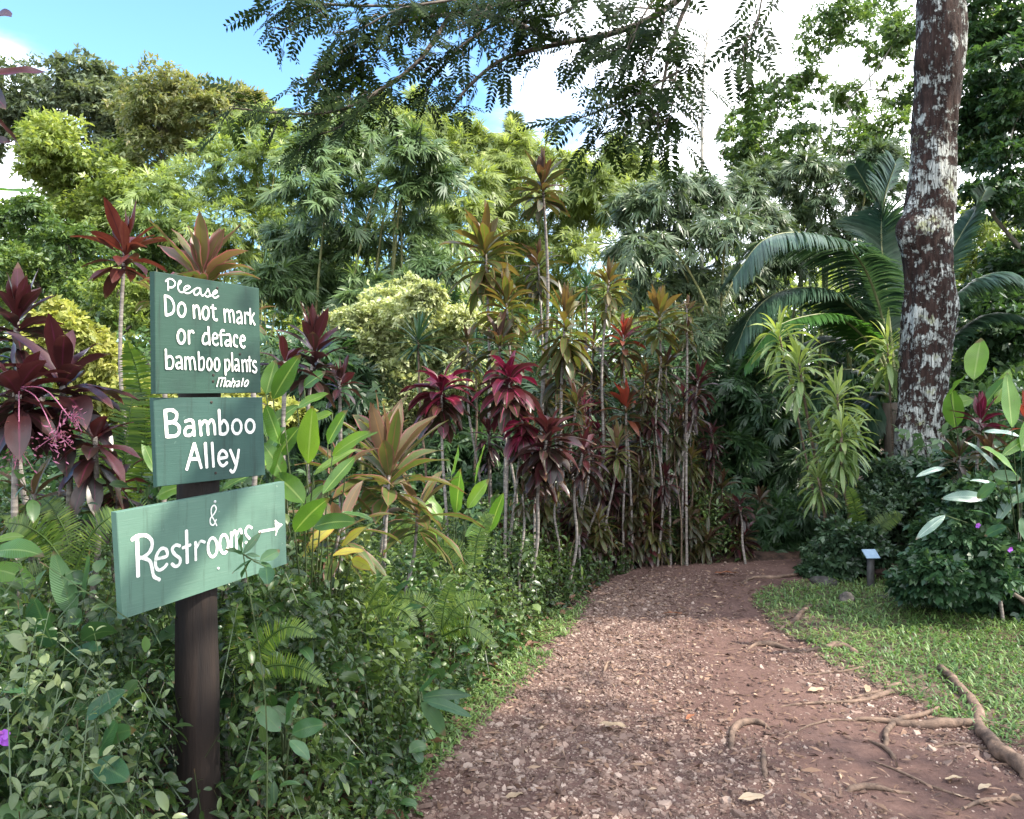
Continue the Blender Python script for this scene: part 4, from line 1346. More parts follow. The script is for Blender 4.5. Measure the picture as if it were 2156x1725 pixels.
ti('olive ti leaves showing past the right edge of the upper board', 520, 660, 3.1, 120, 'rosegreen', 7, 500, .28, 60, -20, (.1, .8), .4)
ti('tall maroon ti plant crowning the dark clump by the left picture edge', 35, 660, 3.3, 200, 'maroon', 22, 60, .27, 84, -10, (.1, .8), .7, r0=.015, tiers=1)
ti('big glossy maroon ti plant with wide drooping leaves left of the fern', 130, 800, 3.0, 290, 'maroon', 18, 140, .30, 62, -30, (.3, 1.1), .5, r0=.015)
ti('dark maroon ti plant hanging over the pink blossom', 40, 815, 2.8, 260, 'maroon', 16, 30, .30, 55, -35, (.4, 1.2), .5, r0=.014, panicle=[(120, 930, 24, 80), (155, 890, 16, 45), (40, 960, 24, 60)])
ti('dark brownish ti plant low under the glossy maroon leaves', 200, 920, 2.95, 220, 'maroon', 15, 190, .27, 50, -40, (.4, 1.3), .6, r0=.013)
ti('maroon ti leaves by the fern at the left of the middle board', 250, 1010, 3.1, 150, 'maroon', 12, 250, .24, 60, -40, (.4, 1.2), .6)
ti('young green and brown ti plant under the dark clump', 70, 1040, 3.0, 190, 'rosegreen', 13, 80, .22, 60, -30, (.3, 1.1), .5, r0=.016)
ti('low bronze ti plant with curled tan leaves above the ground cover', 150, 1060, 3.15, 180, 'bronze', 14, 165, .22, 60, -40, (.4, 1.3), .6, r0=.016)
# yellow green dracaenas by the lichened trunk
DR = dict(stem=STEM_BROWN, name='dracaena', cat='dracaena', w=.125, emax=78, emin=-25, bend=(.5, 1.9), prof='ti')
ti('lime dracaena with a flat yellow head under the arching palm frond', 1640, 705, 8.3, 150, 'lime', 20, 1745, pitch=.5, **DR)
ti('tall lime dracaena, upright leaf tuft nearest the dark bamboo', 1682, 765, 7.9, 165, 'lime', 26, 1765, pitch=.7, r0=.018, **DR)
ti('bushy lime dracaena with stacked heads, middle of the pale group', 1762, 830, 7.7, 150, 'lime', 26, 1775, pitch=.9, tiers=2, r0=.02, heads=((1735, 930, 130, 18), (1800, 910, 110, 16)), **DR)
ti('low lime dracaena head at the front of the pale group', 1772, 905, 7.4, 140, 'lime', 26, 1785, pitch=.9, tiers=2, r0=.018, **DR)
ti('lime dracaena half hidden behind the lichened trunk', 1868, 725, 8.9, 150, 'lime', 24, 1880, pitch=.7, tiers=1, **DR)
ti('small green dracaena at the foot of the pale group', 1722, 1005, 7.5, 115, 'lime', 22, 1745, pitch=.8, tiers=1, **DR)

# spiky rosettes among the ti plants
SP = dict(stem=STEM_BROWN, name='spiky_dracaena', cat='dracaena', w=.075, emax=85, emin=-35, bend=(.0, .35), prof='strap', seg=4)
ti('dark green sword leaved rosette standing in front of the pale shrub', 880, 712, 7.6, 135, 'spiky', 54, 905, pitch=.3, **SP)
ti('second sword leaved rosette, half hidden beside the bronze ti heads', 1000, 745, 7.9, 140, 'spiky', 50, 1005, pitch=.3, **SP)
ti('third sword leaved rosette peeping out behind the layered ti plant', 1235, 600, 8.4, 110, 'spiky', 44, 1230, pitch=.3, **SP)


# ferns
def fern(label, specs, base, Y, pl=.34, mat=None):
    seedc[0] += 1
    rng = np.random.default_rng(seedc[0])
    b = at(base[0], base[1], Y)
    root = thing('fern', label, 'fern', b)
    for pts, wpx in specs:
        g = Geo()
        C = smooth_path([at(x, y, Y + d) for x, y, d in pts], 46)
        tube(g, C, np.linspace(.005, .0015, 46), 5, tint=.2)
        T = nrm(np.gradient(C, axis=0))
        w = wpx * Y / F * .5
        view = nrm(np.array([.1, -1.0, .35]) + .2 * rng.normal(size=3))
        S = nrm(np.cross(T, view))
        prof = np.interp(np.linspace(0, 1, 46), [0, .1, .4, .8, 1], [.55, .9, 1, .6, .1])
        for s in (-1, 1):
            leaves(g, C, nrm(S * s + T * .22 + .05 * rng.normal(size=C.shape)), w * prof, np.full(46, np.linalg.norm(C[-1] - C[0]) / 46 * .95), U=np.cross(S, T) * s, prof='strap', n=3, bend=.25, fold=.1, tint=np.clip(.5 + .25 * rng.normal(size=46), 0, 1), flat=True)
        part(g, 'frond', mat or M_FERN, root)
    return root


M_FERN = leaf_mat('fern_pinna', (.035, .075, .014), (.075, .135, .022), (.16, .22, .035), rough=.45, trans=.42, tcol=1.6)


# broad leaved gingers, single sprays of paddle leaves
def spray(label, base, specs, Y, sch, name='ginger_plant', cat='ginger plant', group=None, stemm=None, sr=.0045):
    """specs: (tip px, tip py, length px, width ratio, depth step, heading px dx, dy, bend)"""
    seedc[0] += 1
    rng = np.random.default_rng(seedc[0])
    b = at(base[0], base[1], Y + (.0 if sr < .003 else 1.0 if (name in ('long_leaved_plant', 'leafy_clump') and Y > 5.15) else 1.3 if base[0] > 2100 and 4.6 < Y < 5 else .28))
    b[2] = max(0.0, min(b[2], .3)) if base[1] > HY else 0
    root = thing(name, label, cat, b)
    g, gl = Geo(), Geo()
    for (lx, ly, dx, dy, wr, dY, bd) in specs:
        p0 = at(lx, ly, Y + dY)
        p1 = at(lx + dx, ly + dy, Y + dY + (rng.random() - .5) * .25)
        L = np.linalg.norm(p1 - p0)
        if sr < .003:       # side leaves sit on one stem
            hub = at(specs[0][0], specs[0][1], Y + specs[0][4 + 1] * 0) if g.n == 0 else hub
            if g.n == 0:
                tube(g, smooth_path([b + [0, 0, -.03], b + (hub - b) * .5 + np.array([.03, 0, .02]), hub], 14), np.linspace(sr * 1.5, sr, 14), 6)
            tube(g, np.array([hub, (hub + p0) / 2 + [0, 0, -.004], p0]), sr * .7, 5)
        else:
            C = smooth_path([b + [0, 0, -.03], b + (p0 - b) * .55 + np.array([0, 0, .06]), p0], 10)
            tube(g, C, np.linspace(sr, sr * .6, 10), 6)
        d = nrm(p1 - p0)
        d = nrm(d + np.array([0, 0, bd * .5]))
        view = nrm(np.array([0, -1.0, .9]) + .35 * rng.normal(size=3))
        leaves(gl, p0[None], d[None], L * 1.04, L * wr, U=view, prof='oval', n=12, bend=bd, fold=.26, tint=rng.random(), wave=.05, rng=rng)
    part(g, 'stalk', stemm or M_STALK, root)
    part(gl, 'leaf_blades', SCH[sch], root)
    return root


spray('green ginger plant with broad upright leaves right of the boards', (625, 1180), [(575, 840, 55, -90, .36, .1, .2), (648, 975, 10, -115, .42, -.1, .05), (590, 935, -30, -80, .40, 0, .2), (600, 1010, -45, -75, .42, -.1, .3), (560, 905, 65, -50, .40, .2, .2), (660, 1000, 90, -55, .18, 0, .3), (630, 1080, 60, -60, .3, .1, .3)], 3.35, 'ginger')
spray('tall ginger shoot with a pale yellow leaf beside the upper board', (690, 1150), [(640, 815, 45, -30, .45, .2, .2), (625, 860, 65, -30, .4, .2, .3), (700, 870, -60, 30, .4, .2, .4), (690, 935, 40, -70, .35, .1, .2), (735, 940, 60, -30, .16, 0, .2)], 3.8, 'ginger')
spray('dense broad green ginger leaves crowding the gap right of the middle board', (650, 1200), [(600, 900, -40, 60, .5, .2, .3), (575, 1000, 30, -80, .5, .1, .2), (640, 1060, -60, -60, .45, 0, .3), (560, 830, 20, -70, .5, .3, .2), (680, 1040, 70, -80, .3, .1, .2), (620, 1120, 70, -70, .36, -.1, .3), (590, 1090, -30, -70, .4, .2, .2), (700, 960, 80, -50, .26, .2, .3), (660, 1110, 90, -10, .34, -.1, .4), (585, 960, 45, -60, .5, .3, .2), (560, 920, 10, -60, .5, .3, .2), (720, 1080, 70, 20, .3, 0, .4)], 3.15, 'ginger')
fern('soft fern arching out of the bank right of the post', [([(520, 1420, 0), (560, 1350, 0), (610, 1320, -.05), (665, 1340, -.08)], 70), ([(520, 1420, 0), (500, 1350, .05), (495, 1300, .05), (505, 1265, .08)], 60), ([(520, 1420, 0), (580, 1400, 0), (640, 1410, -.05), (690, 1445, -.08)], 60)], (520, 1500), 2.55)
fern('wide fern among the creepers above the verge', [([(930, 1330, 0), (900, 1280, 0), (860, 1260, 0), (820, 1265, 0)], 55), ([(930, 1330, 0), (960, 1280, 0), (1000, 1262, 0), (1040, 1275, -.05)], 55), ([(930, 1330, 0), (935, 1280, 0), (945, 1245, 0), (955, 1225, 0)], 45), ([(930, 1340, 0), (980, 1320, -.1), (1010, 1330, -.1), (1040, 1355, -.12)], 50)], (930, 1380), 4.15)
spray('strap leaved green plant among the creepers below the rose tipped ti plant', (790, 1330), [(780, 1290, -50, -70, .18, 0, .4), (790, 1280, 10, -95, .16, .05, .2), (800, 1290, 60, -70, .18, 0, .5), (805, 1300, 90, -25, .16, -.05, .6), (775, 1300, -85, -20, .18, 0, .6)], 3.75, 'deep', 'broad_leaved_plant', 'plant')
spray('broad dark leaved plant low in the bank right of the post foot', (600, 1600), [(590, 1540, -50, -50, .5, 0, .3), (600, 1530, 30, -70, .5, .05, .2), (615, 1545, 70, -20, .48, 0, .4), (610, 1560, 40, 40, .5, -.05, .4)], 2.35, 'deep', 'broad_leaved_plant', 'plant')
spray('golden and green leaves low beside the lowest board', (690, 1230), [(650, 1150, 60, -50, .36, 0, .3), (700, 1170, 65, -10, .34, 0, .4), (640, 1180, 40, -60, .36, .1, .3), (720, 1150, 50, -40, .34, .1, .3), (690, 1130, -50, -40, .4, .1, .3), (740, 1180, 40, 20, .36, 0, .5)], 3.3, 'yellowing')
spray('green leafed plant showing behind the post between the boards', (400, 1200), [(330, 1045, 75, -25, .45, 0, .3), (470, 1030, 60, -30, .45, .1, .3), (330, 1000, -30, -70, .3, 0, .2), (560, 980, -40, -50, .4, .1, .2)], 2.9, 'ginger')
spray('bright green leafy clump at the foot of the crimson ti plants', (960, 1200), [(960, 1080, 10, -90, .42, 0, .1), (985, 1070, 45, -60, .4, .1, .2), (930, 1100, -40, -60, .42, 0, .2), (1000, 1020, 20, -80, .36, .2, .1), (950, 1000, 15, -60, .4, .2, .1), (1030, 1120, 30, -80, .3, 0, .2), (980, 1130, 50, -30, .42, -.1, .4), (920, 1150, -30, -50, .4, -.1, .3)], 5.1, 'ginger', 'leafy_clump', 'plant')
spray('dark plant with one blue grey leaf and one tall green leaf left of the post', (140, 1420), [(115, 1365, -45, -110, .50, -.05, -.1), (155, 1300, -40, -135, .34, .05, -.1), (175, 1270, 15, -110, .14, .05, -.1), (130, 1400, 80, -35, .3, 0, .4)], 2.25, 'deep', 'broad_leaved_plant', 'plant')
spray('arrow leaved plant with a folded pale green leaf in the near ground cover', (205, 1640), [(180, 1515, 85, -60, .52, 0, .3), (215, 1560, 70, -25, .42, .02, .4), (205, 1590, 40, -70, .3, .02, .1), (200, 1610, 70, 35, .5, -.02, .3)], 1.85, 'deep', 'arrow_leaved_plant', 'plant')
spray('low plant with long blue green leaves drooping on to the path edge', (880, 1500), [(885, 1470, 105, -5, .22, 0, .3), (890, 1475, 100, 35, .24, -.05, .3), (885, 1480, 50, 70, .30, -.1, .4), (880, 1465, 40, -45, .3, .05, .3)], 3.3, 'deep', 'broad_leaved_plant', 'plant')
spray('blue green leaf lying at the left picture edge', (-20, 1500), [(0, 1455, 80, 5, .26, 0, .2), (-10, 1470, 50, -40, .3, 0, .2)], 2.0, 'deep', 'broad_leaved_plant', 'plant')
spray('yellow green plant at the left picture edge beside the lowest board', (-30, 1300), [(-20, 1165, 110, 5, .32, 0, .5), (-20, 1200, 100, 40, .3, .1, .5), (-10, 1240, 60, 50, .3, .05, .5), (-10, 1140, 60, -10, .3, .1, .5)], 2.5, 'ginger', 'broad_leaved_plant', 'plant')
spray('single leafy twig growing up in front of the lowest board', (560, 1245), [(512, 1166, 36, -44, .30, 0, 0), (514, 1166, -38, -8, .38, 0, 0), (508, 1164, 3, -38, .36, 0, 0), (518, 1168, 28, 4, .38, 0, .2), (530, 1178, -20, 40, .34, 0, .3), (530, 1178, -40, 30, .2, 0, .3), (548, 1182, 40, -22, .3, 0, .1), (560, 1194, 3, 40, .36, 0, .3), (548, 1186, 28, 18, .34, 0, .2)], 2.18, 'deep', 'leafy_twig', 'twig', sr=.0016)
spray('dark maroon leaf poking in at the left picture edge against the white cloud', (-150, 900), [(-30, 158, 125, -6, .40, 0, .10), (-50, 170, 60, 60, .3, .05, .3)], 2.0, 'maroon', 'ti_plant', 'ti plant')
spray('two hanging dark leaves at the left picture edge below the maroon one', (-170, 900), [(-20, 240, 62, 72, .34, 0, .3), (-50, 295, 74, 6, .4, .05, .2), (-40, 40, 62, -6, .4, 0, .1)], 2.1, 'maroon', 'ti_plant', 'ti plant')
spray('striped green leaf reaching in at the left picture edge over the trees', (-150, 900), [(-70, 402, 145, 4, .36, 0, .12)], 2.0, 'ginger', 'ti_plant', 'ti plant')
# right bank
spray('large sunlit banana like leaf clump right of the lichened trunk', (2060, 1000), [(2000, 830, 35, -40, .8, 0, .1), (2050, 800, 15, -85, .5, .1, .1), (2060, 870, 60, -75, .5, 0, .1), (2010, 900, -5, -80, .5, .1, .1), (2095, 850, 30, -70, .45, .1, .2), (1990, 860, 60, -20, .5, .1, .3)], 6.4, 'ginger')
spray('big bright leaf plant at the right picture edge', (2150, 1050), [(2130, 900, -10, -110, .36, 0, .1), (2150, 950, 40, -100, .36, .1, .1), (2110, 960, 60, -40, .3, .1, .3), (2140, 1000, -70, -60, .26, 0, .4)], 4.7, 'ginger')
spray('silvery long leaved plant over the shrubs below the trunk', (2130, 1180), [(2150, 920, -80, -10, .22, .1, .4), (2120, 1035, -75, -25, .2, 0, .5), (1990, 1085, -60, 50, .24, -.4, .1), (2080, 1050, -95, 0, .22, 0, .3), (1990, 985, -60, 20, .2, .3, .3), (2110, 1000, -75, -70, .26, .2, .3), (2150, 1020, -50, 80, .3, 0, .2)], 5.4, 'silver', 'long_leaved_plant', 'plant')
spray('light green leaf clump low beside the silvery leaves', (2140, 1180), [(2090, 1000, 60, 10, .5, 0, .4), (2100, 1020, -40, 30, .5, 0, .4), (2130, 1060, 45, -20, .45, 0, .3), (2085, 1085, -50, -10, .35, 0, .4), (2120, 1110, -45, 20, .5, 0, .4), (2150, 1090, 10, 50, .5, 0, .3)], 5.2, 'deep', 'leafy_clump', 'plant')
ti('crimson and green ti plant between the sunlit leaves and the right picture edge', 2065, 880, 5.9, 130, 'crimson', 14, 2070, .24, 82, 0, (.1, .8), .6)
ti('pink ti head cut by the right picture edge', 2160, 880, 5.6, 120, 'flame', 16, 2150, .18, 80, -30, (.2, 1.1), .6)
ti('dark brownish ti plant in the shade under the sunlit leaves', 2020, 960, 6.1, 120, 'bronze', 16, 2030, .2, 74, -30, (.2, 1.1), .6)
ti('dark green ti plant near the foot of the trunk on the lawn side', 2085, 950, 5.7, 120, 'bronze', 18, 2090, .2, 74, -30, (.3, 1.2), .7)


fern('tall sword fern hanging between the dark ti leaves and the boards', [([(300, 1000, 0), (305, 900, 0), (290, 790, -.05), (268, 720, -.1)], 110), ([(265, 1060, 0), (262, 960, -.05), (275, 860, -.05), (285, 800, 0)], 120), ([(300, 1100, 0), (250, 1050, 0), (262, 980, .05), (300, 930, .05)], 100),
      ([(240, 1090, 0), (200, 1020, 0), (190, 960, 0), (180, 900, .05)], 80)], (280, 1250), 3.35)
fern('fern fronds fanning over the ground cover left of the lowest board', [([(150, 1220, 0), (110, 1150, 0), (60, 1110, -.05), (10, 1100, -.05)], 90), ([(150, 1220, 0), (190, 1130, 0), (230, 1090, .0), (262, 1080, .05)], 80), ([(150, 1220, 0), (140, 1130, .05), (110, 1070, .05), (90, 1050, .1)], 80), ([(150, 1230, 0), (90, 1210, -.1), (30, 1230, -.1), (-20, 1270, -.1)], 80)], (150, 1260), 2.8)
fern('small lit fern curling at the sunny patch of ground cover', [([(770, 1290, 0), (805, 1275, 0), (845, 1285, -.05), (880, 1318, -.08)], 70), ([(770, 1290, 0), (760, 1265, 0), (735, 1255, 0), (712, 1262, 0)], 50), ([(770, 1290, 0), (785, 1260, 0), (800, 1240, 0), (812, 1230, 0)], 40)], (770, 1340), 3.55)
fern('low fern tucked beside the bright leafy clump', [([(905, 1190, 0), (880, 1140, 0), (850, 1110, 0), (825, 1105, 0)], 60), ([(1000, 1190, 0), (1005, 1140, 0), (1020, 1100, 0), (1040, 1085, 0)], 50), ([(990, 1190, 0), (960, 1160, 0), (930, 1150, 0), (900, 1160, 0)], 50)], (960, 1215), 4.8)
fern('dark fern at the foot of the pale dracaena group', [([(1810, 1160, 0), (1808, 1100, 0), (1795, 1050, 0), (1785, 1025, 0)], 50), ([(1810, 1160, 0), (1850, 1110, 0), (1880, 1090, 0), (1900, 1085, 0)], 45)], (1810, 1180), 7.2)


# ------------------------------------------------------------------ shrubs, bamboo and trees shaped from clumps
def limb_net(g, base, centres, r0, rng, sag=.1, n=10):
    """trunk that forks towards the clumps"""
    base = np.asarray(base, float)
    cen = np.array(centres)
    mid = cen.mean(0)
    fork = base + (mid - base) * .38 + rng.normal(size=3) * [.2, .2, 0]
    T = smooth_path([base - [0, 0, .2], base + (fork - base) * .5 + rng.normal(size=3) * [.12, .12, 0], fork], 14)
    tube(g, T, np.linspace(r0, r0 * .7, 14), 12, bump=.2, seed=int(rng.integers(99)))
    order = np.argsort(np.linalg.norm(cen - fork, axis=1))
    nodes = [fork]
    rad = [r0 * .7]
    for k in order:
        c = cen[k]
        dd = np.array([np.linalg.norm(c - q) + .4 * np.linalg.norm(q - fork) for q in nodes])
        j = int(np.argmin(dd))
        q = nodes[j]
        m = (q + c) / 2 + rng.normal(size=3) * .08 * np.linalg.norm(c - q) + np.array([0, 0, sag * np.linalg.norm(c - q)])
        C = smooth_path([q, m, c], n)
        r1 = max(rad[j] * .62, r0 * .05)
        tube(g, C, np.linspace(rad[j] * .8, r1 * .6, n), 6)
        nodes += [m, c]
        rad += [rad[j] * .75, r1]


def clump_leaves(g, c, r, K, Ls, Wr, rng, style, tint, hang=.5, squash=(1, 1, .8)):
    if style == 'fan':          # fans strung along drooping side branches
        nb = max(6, K // 10)
        d0 = nrm(sph(rng, nb) * np.array([1, 1, .6]) + np.array([0, 0, .25]))
        ln = r * (.55 + .95 * rng.random(nb))
        bi = rng.integers(0, nb, K)
        sp = .25 + .75 * rng.random(K)
        P = c + d0[bi] * (ln[bi] * sp)[:, None]
        P[:, 2] -= hang * ln[bi] * sp ** 2 * .75
        P += rng.normal(size=(K, 3)) * .07 * r
        d = nrm(d0[bi] - np.array([0, 0, 1.5 * hang]) * sp[:, None] + .25 * rng.normal(size=(K, 3)))
    else:                       # leaf sprays at the ends of twigs
        nb = max(7, K // 22)
        sub = c + sph(rng, nb) * (rng.random(nb) ** .5 * r * 1.15)[:, None] * np.array(squash)
        bi = rng.integers(0, nb, K)
        P = sub[bi] + rng.normal(size=(K, 3)) * r * np.array([.17, .17, .085])
        d = nrm(P - c + 1e-6)
    if style == 'fan':
        ax = nrm(d + .3 * rng.normal(size=(K, 3)))
        up = nrm(np.array([0, -.45, .8]) + .4 * rng.normal(size=(K, 3)))
        sd = nrm(np.cross(ax, up))
        nl = 7
        sc = .65 + .6 * rng.random(K)
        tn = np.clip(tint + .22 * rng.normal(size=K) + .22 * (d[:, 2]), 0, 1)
        for j in range(nl):
            a = np.radians((j - (nl - 1) / 2) * 21 + 9 * rng.normal(size=K))
            dj = nrm(ax * np.cos(a)[:, None] + sd * np.sin(a)[:, None])
            L = Ls * sc * (1 - .28 * np.abs(j - 3) / 3) * (.85 + .3 * rng.random(K))
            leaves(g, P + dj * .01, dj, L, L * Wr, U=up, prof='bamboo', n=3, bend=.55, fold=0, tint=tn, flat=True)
    else:
        ax = nrm(d + .8 * rng.normal(size=(K, 3)) - np.array([0, 0, hang * .6]))
        up = nrm(np.array([0, 0, 1.]) + .6 * rng.normal(size=(K, 3)))
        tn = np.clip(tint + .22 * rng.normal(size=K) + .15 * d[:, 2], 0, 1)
        for j in range(3):      # little sprigs
            a = (j - 1) * .8
            sd = nrm(np.cross(ax, up))
            dj = nrm(ax * math.cos(a) + sd * math.sin(a) + .2 * rng.normal(size=(K, 3)))
            L = Ls * (.6 + .7 * rng.random(K))
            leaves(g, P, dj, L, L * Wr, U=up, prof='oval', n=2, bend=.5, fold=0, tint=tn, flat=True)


def mass(name, label, cat, Y, clumps, mat, style='leaf', Ls=.12, Wr=.4, K=260, base=None, r0=.14, trunk=None, depth=.8, hang=.5, tint=.45, group=None, tintf=None, limbs=True, grow=1.12, crown='crown', squash=(1, 1, .8), culms=0):
    seedc[0] += 1
    rng = np.random.default_rng(seedc[0])
    cs = []
    xs_ = [at(c[0], c[1], Y) for c in clumps]
    for (px, py, rp), p in zip(clumps, xs_):
        dy = (rng.random() - .5) * 2 * depth
        q = at(px, py, Y + dy)
        cs.append((q, rp * Y / F * grow, py))
    C = np.array([c[0] for c in cs])
    bx = at(base, 0, Y)[0] if base is not None else C[:, 0].mean()
    root = thing(name, label, cat, (bx, Y, 0), group)
    b = np.array([bx, Y, 0.0])
    g = Geo()
    for (q, r, py) in cs:
        t = tint if tintf is None else tintf(q, rng)
        kk = int(K * (1.7 if style == 'fan' else 2.1) * (.75 + .5 * rng.random()))
        clump_leaves(g, q, r, kk, Ls, Wr, rng, style, t + .10 * rng.normal(), hang, squash)
    part(g, crown, mat, root)
    if limbs and not culms:
        gt = Geo()
        limb_net(gt, b, C, r0, rng)
        part(gt, 'trunk', trunk, root)
    for k in range(culms):
        gt = Geo()
        q = C[int(rng.integers(len(C)))]
        b2 = b + np.array([rng.normal() * .28 * (C[:, 0].max() - C[:, 0].min()), rng.normal() * .35, 0])
        e = q + np.array([0, 0, .1])
        Cc = smooth_path([b2 - [0, 0, .1], b2 + (e - b2) * np.array([.18, .18, .5]), b2 + (e - b2) * np.array([.6, .6, .9]), e], 24)
        rad = np.linspace(.028, .006, 24) * (1 + .12 * (np.arange(24) % 3 == 0))
        tube(gt, Cc, rad, 7)
        part(gt, 'culm', trunk, root)
    return root


CULM = rough_mat('bamboo_culm', (.085, .10, .030), (.20, .19, .075), scale=5, rough=.5, bump=.2, stretch=(1, 1, 2))
TRK = rough_mat('tree_bark', (.050, .040, .032), (.16, .13, .105), scale=10, bump=.9, stretch=(1, 1, .25), dist=.02)
PALETRK = rough_mat('pale_tree_bark', (.14, .12, .095), (.30, .26, .21), scale=10, bump=.7, stretch=(1, 1, .3), dist=.02)
B_DARK = leaf_mat('bamboo_blue_green', (.046, .086, .031), (.098, .158, .054), (.175, .245, .088), rough=.42, trans=.30, tcol=1.3)
B_GREY = leaf_mat('bamboo_grey_green', (.044, .076, .034), (.088, .132, .058), (.148, .195, .092), rough=.42, trans=.26, tcol=1.2)
B_GOLD = leaf_mat('bamboo_yellow_green', (.11, .155, .045), (.215, .265, .075), (.34, .385, .125), rough=.45, trans=.45, tcol=1.5)
B_LIME = leaf_mat('bamboo_lime', (.10, .155, .045), (.19, .25, .07), (.30, .36, .11), rough=.45, trans=.45, tcol=1.5)
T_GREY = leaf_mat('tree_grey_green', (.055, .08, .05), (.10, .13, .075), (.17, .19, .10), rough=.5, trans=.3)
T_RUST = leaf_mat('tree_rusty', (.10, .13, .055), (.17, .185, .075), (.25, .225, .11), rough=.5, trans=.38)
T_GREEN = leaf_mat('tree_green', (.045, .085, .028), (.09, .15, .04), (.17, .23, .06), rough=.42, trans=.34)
T_SUN = leaf_mat('tree_sunlit', (.10, .15, .04), (.185, .24, .065), (.30, .34, .10), rough=.45, trans=.42)  # yellow sunlight through the far crowns is put into this leaf colour
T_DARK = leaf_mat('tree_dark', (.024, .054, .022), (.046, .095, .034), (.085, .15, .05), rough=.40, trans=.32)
S_PALE = leaf_mat('variegated_shrub', (.16, .20, .08), (.38, .42, .20), (.60, .61, .38), rough=.5, trans=.34, tcol=1.1)
S_YELL = leaf_mat('yellow_shrub', (.17, .20, .05), (.32, .34, .08), (.48, .46, .16), rough=.5, trans=.4, tcol=1.1)
S_DARK = leaf_mat('hedge_shrub', (.020, .044, .022), (.042, .080, .040), (.085, .135, .065), rough=.36, trans=.24)

mass('tree', 'tall airy grey green tree at the far end of the skyline, sky showing through it', 'tree', 24, [(40, 200, 62), (110, 185, 58), (170, 165, 46), (60, 245, 55), (5, 250, 60), (225, 185, 48), (-40, 220, 60), (215, 290, 46), (245, 320, 50), (270, 260, 50), (110, 300, 40), (-30, 290, 50), (190, 210, 40), (290, 215, 46)], T_GREY, Ls=.17, Wr=.45, K=460, base=115, r0=.26, trunk=TRK, depth=1.5)
mass('tree', 'tree with rusty golden crown top on the skyline', 'tree', 21, [(330, 190, 52), (385, 205, 50), (430, 220, 44), (350, 250, 60), (410, 280, 62), (300, 240, 48), (460, 250, 44), (330, 310, 60), (490, 212, 34), (520, 225, 34)], T_RUST, Ls=.15, Wr=.36, K=480, base=340, r0=.2, trunk=TRK, depth=1.2)
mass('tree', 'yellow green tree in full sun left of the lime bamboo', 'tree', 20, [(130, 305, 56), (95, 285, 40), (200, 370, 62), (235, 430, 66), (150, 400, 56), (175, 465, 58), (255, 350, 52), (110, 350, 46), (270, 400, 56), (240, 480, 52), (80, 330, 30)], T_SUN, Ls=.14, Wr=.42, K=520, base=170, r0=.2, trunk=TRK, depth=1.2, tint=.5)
mass('tree', 'dark green tree low under the airy one, pale gaps at its edge', 'tree', 16.5, [(100, 555, 58), (175, 600, 62), (50, 510, 46), (235, 560, 62), (300, 590, 62), (15, 555, 46), (140, 510, 46), (270, 630, 60), (200, 650, 60), (130, 630, 50), (330, 520, 50), (60, 440, 34), (20, 460, 34)], T_GREEN, Ls=.11, Wr=.42, K=520, base=170, r0=.17, trunk=TRK, depth=1.0, tint=.4)
mass('tree', 'feathery tree with rounded lit crown behind the crooked ti cane', 'tree', 14, [(210, 640, 50), (250, 610, 46), (180, 670, 46), (300, 660, 46), (150, 700, 40), (340, 640, 44)], T_SUN, Ls=.09, Wr=.4, K=420, base=230, r0=.10, trunk=TRK, depth=.7, tint=.25)
mass('bamboo_clump', 'sunlit lime bamboo with wide feathery plumes on the sunny side', 'bamboo', 18, [(335, 400, 62), (420, 385, 74), (500, 420, 72), (555, 395, 54), (450, 470, 72), (380, 480, 72), (545, 480, 60), (480, 335, 56), (560, 330, 60), (605, 300, 52), (320, 470, 54), (520, 280, 46), (590, 440, 56), (480, 540, 66), (400, 560, 66), (330, 545, 54), (560, 250, 40)], B_LIME, 'fan', .24, .13, 230, culms=12, trunk=CULM, depth=1.0)
mass('bamboo_clump', 'blue green bamboo with big hanging leaf fans left of the tall ti plants', 'bamboo', 11.5, [(660, 330, 56), (725, 305, 58), (800, 285, 62), (875, 300, 52), (645, 400, 60), (740, 395, 72), (840, 390, 72), (915, 370, 52), (690, 480, 72), (780, 500, 72), (875, 480, 66), (630, 545, 60), (580, 580, 50), (715, 575, 66), (820, 570, 60), (910, 560, 50), (555, 600, 40), (650, 600, 50), (600, 500, 44), (760, 620, 50), (860, 610, 46)], B_DARK, 'fan', .23, .125, 165, culms=14, trunk=CULM, depth=.8, hang=.65, tint=.45)
mass('bamboo_clump', 'yellow tinged bamboo overtopping the blue green one', 'bamboo', 15, [(715, 245, 52), (795, 235, 44), (880, 235, 54), (950, 262, 46), (1000, 300, 52), (940, 330, 62), (1005, 380, 66), (840, 260, 50), (970, 450, 66), (760, 290, 50), (680, 290, 46), (900, 420, 60)], B_GOLD, 'fan', .24, .125, 210, culms=10, trunk=CULM, depth=.9, tint=.4)
mass('bamboo_clump', 'golden green backlit bamboo with a pointed plume behind the tallest ti plant', 'bamboo', 16, [(1085, 290, 34), (1065, 330, 48), (1130, 325, 50), (1100, 400, 64), (1030, 440, 62), (1180, 420, 62), (1245, 385, 56), (1285, 345, 44), (1250, 450, 64), (1130, 500, 72), (1230, 540, 66), (1310, 325, 44), (1365, 355, 44), (1050, 520, 62), (1330, 400, 52), (1160, 590, 60), (1250, 620, 60), (1080, 600, 60), (1200, 340, 40)], B_GOLD, 'fan', .24, .125, 220, culms=12, trunk=CULM, depth=1.0, tint=.5)
